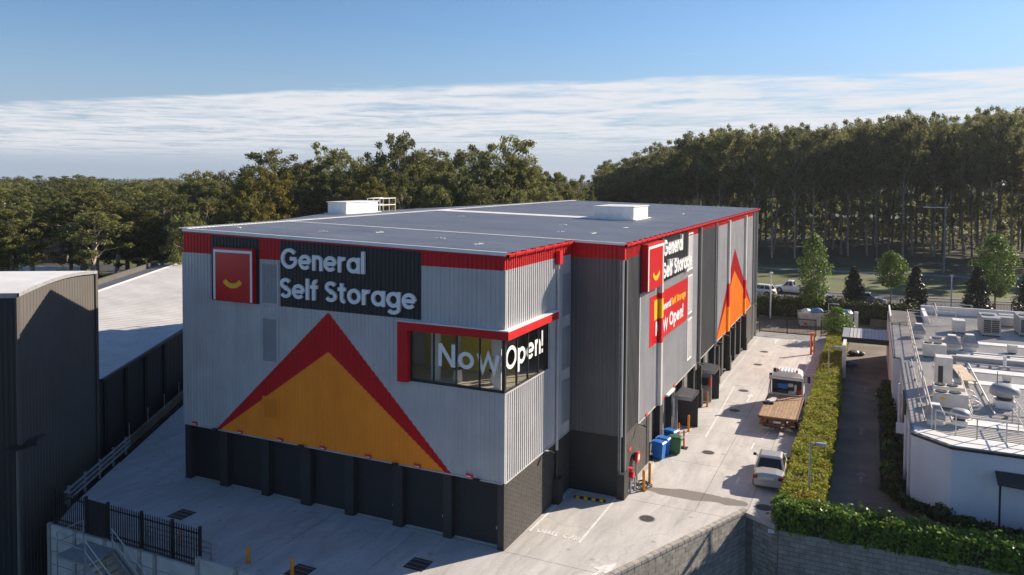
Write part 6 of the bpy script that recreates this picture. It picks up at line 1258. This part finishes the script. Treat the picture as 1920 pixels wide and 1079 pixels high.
cowl(16.95, 15.6, .85, 'square cowled roof vent nearest the chamfered corner'); cowl(18.1, 15.9, .75, 'small round topped roof vent near the front handrail', 'dome'); cowl(20.65, 20.6, 1.15, 'large grey domed roof fan over the access platform', 'dome')
t = thing('plywood_sheet', 'weathered sheet of plywood lying on the roof beside the tall cabinet', 'plywood sheet', (19.1, 27, RZ)); MB().add([(18.8, 29.9, RZ+.12), (19.5, 30.0, RZ+.12), (19.75, 24.6, RZ+.35), (19.0, 24.5, RZ+.35), (18.8, 29.9, RZ+.09), (19.5, 30.0, RZ+.09), (19.75, 24.6, RZ+.31), (19.0, 24.5, RZ+.31)], [(0, 1, 2, 3), (4, 5, 6, 7), (0, 1, 5, 4), (1, 2, 6, 5), (2, 3, 7, 6), (3, 0, 4, 7)]).build('sheet', M['ply'], t)
t = thing('vent_pipe', 'short white vent pipe standing on the middle of the white roof', 'vent pipe', (22.05, 31.0, RZ)); MB().cyl((0, 0, 0), (0, 0, .75), .10, n=10).build('pipe', M['white'], t, world=False); MB().box(-.3, .3, -.2, .2, 0, .03).build('flange', M['white'], t, world=False)
t = thing('roof_mast', 'thin dark mast on a white foot in the middle of the roof', 'mast', (20.3, 20.7, RZ)); MB().cyl((0, 0, 0), (0, 0, 1.9), .02, n=6).build('mast', M['dark'], t, world=False); MB().box(-.2, .2, -.2, .2, 0, .04).build('foot', M['white'], t, world=False)
random.seed(9)
for k, (x, y, lab) in enumerate(((18.95, 21.2, 'farthest'), (18.98, 20.0, 'middle'), (19.0, 18.9, 'nearest'))):
    t = thing('pipe_bend', 'white insulated pipe loop beside the condensers, %s of the three' % lab, 'pipe', (x, y, RZ)); MB().tube([(x, y, RZ+.55)]+[(x+.35*math.sin(a)*1.0, y, RZ+.3+.25*math.cos(a)) for a in (.3, .8, 1.3, 1.8, 2.4)]+[(x, y, RZ+.05)], .06, 7).build('pipe', M['white'], t)
for lab, pts, r in (('grey pipe run crossing the white roof beside the plywood sheet', [(19.9, 30.5), (19.9, 18.2), (24, 18.2)], .045), ('grey pipe run in front of the twin cowled vents', [(17.2, 34.2), (26, 34.2)], .05), ('grey pipe run between the roof step and the vent pipe', [(18.8, 30.8), (21.5, 30.4), (27, 30.4)], .04), ('thin conduit along the foot of the long left handrail', [(16.5, 15.5), (16.5, 30.2)], .03)):
    t = thing('pipe_run', lab, 'pipe', (*pts[0], RZ)); MB().tube([(x, y, RZ+.14) for x, y in pts], r, 7).build('pipe', M['galv'], t)
    for (xa, ya), (xb, yb) in zip(pts[:-1], pts[1:]):
        for k in range(4): f = (k+.5)/4; MB().box(xa+(xb-xa)*f-.09, xa+(xb-xa)*f+.09, ya+(yb-ya)*f-.06, ya+(yb-ya)*f+.06, RZ, RZ+.10).build('pipe_block', M['cap'], t)
for x, y, s, lab in ((19.9, 38.2, .5, 'small white junction box on the roof beside the second condenser'), (23.2, 36.2, .6, 'small white junction box in front of the large grilled air conditioner'), (21.6, 26.8, .45, 'small white junction box right of the plywood sheet'), (24.0, 22.6, .6, 'small white junction box behind the large domed fan')):
    t = thing('junction_box', lab, 'junction box', (x, y, RZ)); MB().box(-s*.5, s*.5, -s*.35, s*.35, .06, s).build('casing', M['cream'], t, world=False, bevel=.015); MB().box(-s*.4, s*.4, -s*.25, s*.25, 0, .06).build('base', M['dark'], t, world=False)
# rear plant cluster
for k, (x, y, w_, h) in enumerate(((23.6, 47.5, 1.6, .8), (26.5, 48.5, 2.0, .9), (24.2, 50.3, 2.6, .6))):
    ac_box(x, x+w_, y, y+1.1, h, ('low grey duct box at the back of the roof, left of the pair', 'low grey duct box at the back of the roof, right of the pair', 'long low duct box along the back parapet')[k], 0, None, 'steel')
# covered way between the hedge and the white building
cw = thing('entry_canopy', 'flat canopy of pale ribs and dark fascia spanning the next driveway', 'canopy', (13.7, 45, 1.9))
for k in range(11): x = 12.35+k*.29; MB().box(x, x+.24, 43.9, 48.6, 1.98, 2.05).build('roof_panel', M['clad'], cw)
MB().box(11.7, 15.5, 43.8, 43.9, 1.62, 2.06).build('fascia', M['frame'], cw); MB().box(11.7, 15.5, 43.9, 48.7, 1.86, 1.97).build('deck', M['steel'], cw); MB().box(11.75, 12.3, 43.9, 48.6, 1.975, 2.04).build('end_panel', M['steel'], cw)
for y in (40.8, ): MB().box(11.85, 12.15, y, y+.3, -.8, 1.9).build('post', M['white'], cw)
MB().bar((12.0, 40.95, 1.8), (12.0, 44.0, 1.8), .25, .2).build('beam', M['white'], cw)
lump((12.6, 51.0, -.75), .55, .5, M['bag_dark'], 'black rubbish bag lying at the edge of the next driveway'); lump((13.2, 51.2, -.8), .4, .55, M['bag_dark'], 'small dark rubbish bag right of the larger black one', par=None); lump((12.5, 45.6, -.6), .45, .6, M['bag_blue'], 'blue bag dumped beside the white canopy post')
t = thing('dumped_frame', 'pale discarded frame lying against the white building', 'frame', (15.0, 35.5, -.62), R_(15))
for a, b_ in (((-.5, -.4), (.5, -.4)), ((.5, -.4), (.5, .4)), ((.5, .4), (-.5, .4)), ((-.5, .4), (-.5, -.4))): MB().bar((*a, .05), (*b_, .05), .07).build('frame_bar', M['cream'], t, world=False)
sh = thing('bin_shelter', 'small dark roofed shelter cut by the right edge in front of the white wall', 'shelter', (19.3, 11.1, -.2))
MB().box(19.22, 19.30, 11.05, 11.13, -.3, 2.2).build('post', M['dark'], sh); mb = MB(); mb.add([(19.15, 11.0, 2.25), (23, 10.7, 2.25), (23, 11.9, 2.55), (19.15, 11.9, 2.55), (19.15, 11.0, 2.19), (23, 10.7, 2.19), (23, 11.9, 2.49), (19.15, 11.9, 2.49)], [(0, 1, 2, 3), (4, 5, 6, 7), (0, 1, 5, 4), (1, 2, 6, 5), (2, 3, 7, 6), (3, 0, 4, 7)]); mb.build('shelter_roof', M['frame'], sh); MB().box(22.8, 22.9, 10.9, 11.0, -.3, 2.2).build('post', M['dark'], sh)
MB().add([(19.4, 11.02, 2.16), (23, 10.74, 2.16), (23, 11.3, 2.3), (19.4, 11.3, 2.3)], [(0, 1, 2, 3)]).build('clear_sheet', M['white_roof'], sh)

# ------------------------------------------------------------------ warehouses on the left
dl = Vector((-.515, .857, 0)).normalized(); nl = Vector((.857, .515, 0)).normalized(); o0 = Vector((-22.1, -4.8, 0))
LP = lambda s, t, z: tuple(o0+dl*s-nl*t+Vector((0, 0, z)))               # s along the boundary, t away from it
w1 = thing('curved_warehouse', 'tall dark clad warehouse with a curved white roof at the left', 'warehouse', (-25, -5, -3.5))
S0, S1 = -2.83, 5.34; topz = lambda s: 10.46+.24*math.sin(math.pi*(s-S0)/(S1-S0))
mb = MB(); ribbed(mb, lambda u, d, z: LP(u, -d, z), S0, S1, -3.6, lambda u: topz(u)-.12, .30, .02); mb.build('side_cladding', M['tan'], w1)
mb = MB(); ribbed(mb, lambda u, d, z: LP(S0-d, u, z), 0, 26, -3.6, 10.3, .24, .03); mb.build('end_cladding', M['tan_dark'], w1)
mb = MB(); n = 14
for k in range(n):
    a, b_ = S0+(S1-S0)*k/n, S0+(S1-S0)*(k+1)/n; mb.quad(LP(a, -.12, topz(a)+.02), LP(b_, -.12, topz(b_)+.02), LP(b_, 40, topz(b_)+.02), LP(a, 40, topz(a)+.02))
mb.build('roof', M['white_roof'], w1)
mb = MB()
for k in range(n):
    a, b_ = S0+(S1-S0)*k/n, S0+(S1-S0)*(k+1)/n; mb.quad(LP(a, -.13, topz(a)-.14), LP(b_, -.13, topz(b_)-.14), LP(b_, -.13, topz(b_)+.03), LP(a, -.13, topz(a)+.03))
mb.quad(LP(S0-.10, -.1, 10.28), LP(S0-.10, 26, 10.28), LP(S0-.10, 26, 10.48), LP(S0-.10, -.1, 10.48)); mb.build('eave_trim', M['steel'], w1)
mb = MB(); mb.quad(LP(S1, 0, -3.6), LP(S1, 26, -3.6), LP(S1, 26, 10.4), LP(S1, 0, 10.4)); mb.build('rear_wall', M['tan_dark'], w1)
mb = MB(); a_, b_ = Vector(LP(S1-.03, -.06, -3.6)), Vector(LP(S1-.03, -.06, 10.36)); mb.bar(a_, b_, .14); a_, b_ = Vector(LP(S0, -.04, -3.6)), Vector(LP(S0, -.04, 10.3)); mb.bar(a_, b_, .12); mb.build('corner_trim', M['tan'], w1)
w2 = thing('gabled_warehouse', 'long low warehouse with a pale pitched metal roof behind the curved one', 'warehouse', (-32, 12, -3.5))
S2 = 52.0; RT = 10.3; ez = 4.45; rz_ = 5.6
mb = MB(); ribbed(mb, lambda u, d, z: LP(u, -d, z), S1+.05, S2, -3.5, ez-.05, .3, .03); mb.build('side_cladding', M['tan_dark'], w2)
for s in (6.2, 9.2, 12.4, 16.0, 20.5, 26): MB().bar(LP(s, -.10, -3.5), LP(s, -.10, ez-.1), .16).build('downpipe', M['tan_dark'], w2)
mb = MB(); ribbed(mb, lambda u, d, t: LP(u, t, ez+(rz_-ez)*(t+.25)/(RT+.25)+d), S1+.05, S2, -.25, RT, .60, .032); mr_ = MB(); ribbed(mr_, lambda u, d, t: LP(u, t, rz_-(t-RT)*.06+d), S1+.05, S2, RT+.26, RT+2.0, .34, .03); mr_.build('roof', M['roof_rear'], w2, label='rear slope of the roof with its shade painted in grey'); mb.build('roof', mat('pale_metal_roof', (.56, .55, .535), .5, 0, .08, .5, streak=.05), w2)
mb = MB(); mb.quad(LP(S1, RT-.3, rz_+.035), LP(S2, RT-.3, rz_+.035), LP(S2, RT, rz_+.10), LP(S1, RT, rz_+.10)); mb.quad(LP(S1, RT, rz_+.10), LP(S2, RT, rz_+.10), LP(S2, RT+.3, rz_+.03), LP(S1, RT+.3, rz_+.03)); mb.build('ridge_cap', M['white_roof'], w2)
MB().bar(LP(S1, -.32, ez-.05), LP(S2, -.32, ez-.05), .14, .16).build('gutter', M['tan_dark'], w2)
mb = MB(); A0, A1 = LP(S1, RT+2.1, 0), LP(S2, RT+2.1, 0); mb.bar((A0[0], A0[1], 4.2), (A1[0], A1[1], 4.2), .2, 3.6); mb.build('parapet_wall', M['tan'], w2)
t = thing('roof_cowl', 'small white spinning vent on the pale warehouse roof', 'roof vent', LP(21.5, 7.2, 5.3)); MB().cyl((0, 0, -.1), (0, 0, .25), .14, n=10).build('neck', M['white'], t, world=False); MB().lathe((0, 0, .2), [(.18, 0), (.3, .1), (.3, .28), (.15, .4)], 12).build('turbine', M['white'], t, world=False)
dw = thing('ditch_wall', 'low concrete kerb wall along the foot of the dark warehouse', 'wall', LP(10, -1.4, -3.5)); MB().bar(LP(3.5, -.9, .2), LP(50, -.9, .2), .2, .5).build('kerb_beam', M['old_conc'], dw); MB().bar(LP(3.5, -.95, -2.0), LP(50, -.95, -2.0), .2, 3.6).build('footing', M['earth'], dw)
for s in (7.5, 10.5, 13.5, 16.5): MB().cyl(LP(s, -.9, .3), LP(s, -.9, 1.3), .03, n=6).build('stub_post', M['galv'], dw)
rl = thing('far_railing', 'white slatted railing beyond the pale warehouse roof', 'railing', LP(44, 20, 4.5))
RA, RBv = Vector((-54.5, 24.0, 4.9)), Vector((-47.0, 31.5, 5.2))
for k in range(22): p = RA.lerp(RBv, k/21); MB().box(p.x-.06, p.x+.06, p.y-.06, p.y+.06, p.z-1.1, p.z+.1).build('slat', M['white'], rl)
MB().bar(RA, RBv, .1).build('rail', M['white'], rl); MB().bar(RA-Vector((0, 0, 8)), RBv-Vector((0, 0, 8)), .2, 14).build('base_wall', M['nbwall'], rl)

hz = bpy.data.materials.new('haze'); hz.use_nodes = True; hz.node_tree.nodes.remove(hz.node_tree.nodes['Principled BSDF'])
pv_ = hz.node_tree.nodes.new('ShaderNodeVolumePrincipled'); pv_.inputs['Color'].default_value = (.86, .92, 1, 1); pv_.inputs['Density'].default_value = .00011; pv_.inputs['Anisotropy'].default_value = .2
hz.node_tree.links.new(pv_.outputs[0], hz.node_tree.nodes['Material Output'].inputs['Volume'])
tag(MB().box(-1000, 1000, -130, 3050, -5.2, 46).build('haze', hz), 'thin pale haze in the air over the whole district', 'haze', kind='stuff')
# ------------------------------------------------------------------ buildings glimpsed between the far trees
def far_building(lab, x, y, w_, d, h, rz, wall, roof, win=3, z=-.6):
    t = thing('far_building', lab, 'building', (x, y, z), rz); MB().box(-w_/2, w_/2, -d/2, d/2, 0, h).build('wall', wall, t, world=False); MB().add([(-w_/2-.4, -d/2-.4, h), (w_/2+.4, -d/2-.4, h), (w_/2+.4, d/2+.4, h), (-w_/2-.4, d/2+.4, h), (-w_/2-.4, 0, h+.8), (w_/2+.4, 0, h+.8)], [(0, 1, 5, 4), (2, 3, 4, 5), (0, 4, 3), (1, 2, 5)]).build('roof', roof, t, world=False)
    for k in range(win): xx = -w_/2+w_*(k+.5)/win; f = MB().box(xx-.8, xx+.8, -d/2-.05, -d/2-.005, h*.35, h*.75).build('window', M['frame'], t, world=False); MB().box(xx-.7, xx+.7, -d/2-.06, -d/2-.051, h*.38, h*.72).build('pane', M['carglass'], f, world=False)
    return t
far_building('dark walled shed with a pale panelled roof among the trees at far left', -128, 64, 16, 12, 6.5, R_(58), M['tan_dark'], M['steel'])
far_building('pale low building half hidden by gum trees at the far left edge', -150, 78, 18, 10, 7.5, R_(50), M['nbwall'], M['white_roof']); far_building('cream building glimpsed between the trees left of the red fascia', -108, 118, 16, 10, 8, R_(40), M['cream'], M['white_roof'])
far_building('white building glimpsed low through the trees beside the red fascia', -92, 78, 10, 8, 4.5, R_(40), M['nbwall'], M['white_roof'], 2)
far_building('low tan building behind the trunks of the wood', 8, 232, 40, 10, 5, R_(0), mat('tan_wall', (.40, .33, .2), .8, 0, .1, .5), M['steel'], 8, -1)
t = thing('office_block', 'grey blue office block on the horizon between the tree belts', 'office block', (-190, 735, -1)); MB().box(-12, 12, -8, 8, 0, 21).build('tower', mat('grey_blue_block', (.34, .38, .43), .7, 0, .05, .1), t, world=False)  # even grey blue wall colour
for k in range(4): MB().box(-11.5, 11.5, -8.15, -8.02, 4+k*4.2, 6.4+k*4.2).build('window_band', M['steel'], t, world=False)
t = thing('road_sign', 'upright orange sign board beside the small bright tree at far left', 'sign', (-113.5, 47, -.6)); MB().box(-.7, .7, -.1, .1, .3, 4.0).build('board', M['safety'], t, world=False); MB().cyl((0, 0, 0), (0, 0, .4), .1, n=8).build('post', M['steel'], t, world=False)
t = thing('power_pole', 'brown timber power pole by the far road at the left', 'power pole', (-112, 41, -.6)); MB().cyl((0, 0, 0), (0, 0, 11), .25, .18, 9).build('pole', M['bark'], t, world=False); MB().box(-1.2, 1.2, -.08, .08, 10.2, 10.4).build('cross_arm', M['rust'], t, world=False)
fw = MB().bar((-125, 40, .3), (-98, 52, .3), .3, 1.9).build('far_wall', M['nbwall']); tag(fw, 'pale boundary wall beside the far road at left', 'wall')
struct(MB().prism([(-170, 30), (-100, 30), (-92, 62), (-170, 80)], -.62, -.54).build('far_road', M['asphalt'])); struct(MB().prism([(-118, 44), (-102, 40), (-98, 58), (-112, 62)], -.6, -.50).build('far_lawn', M['grass']))
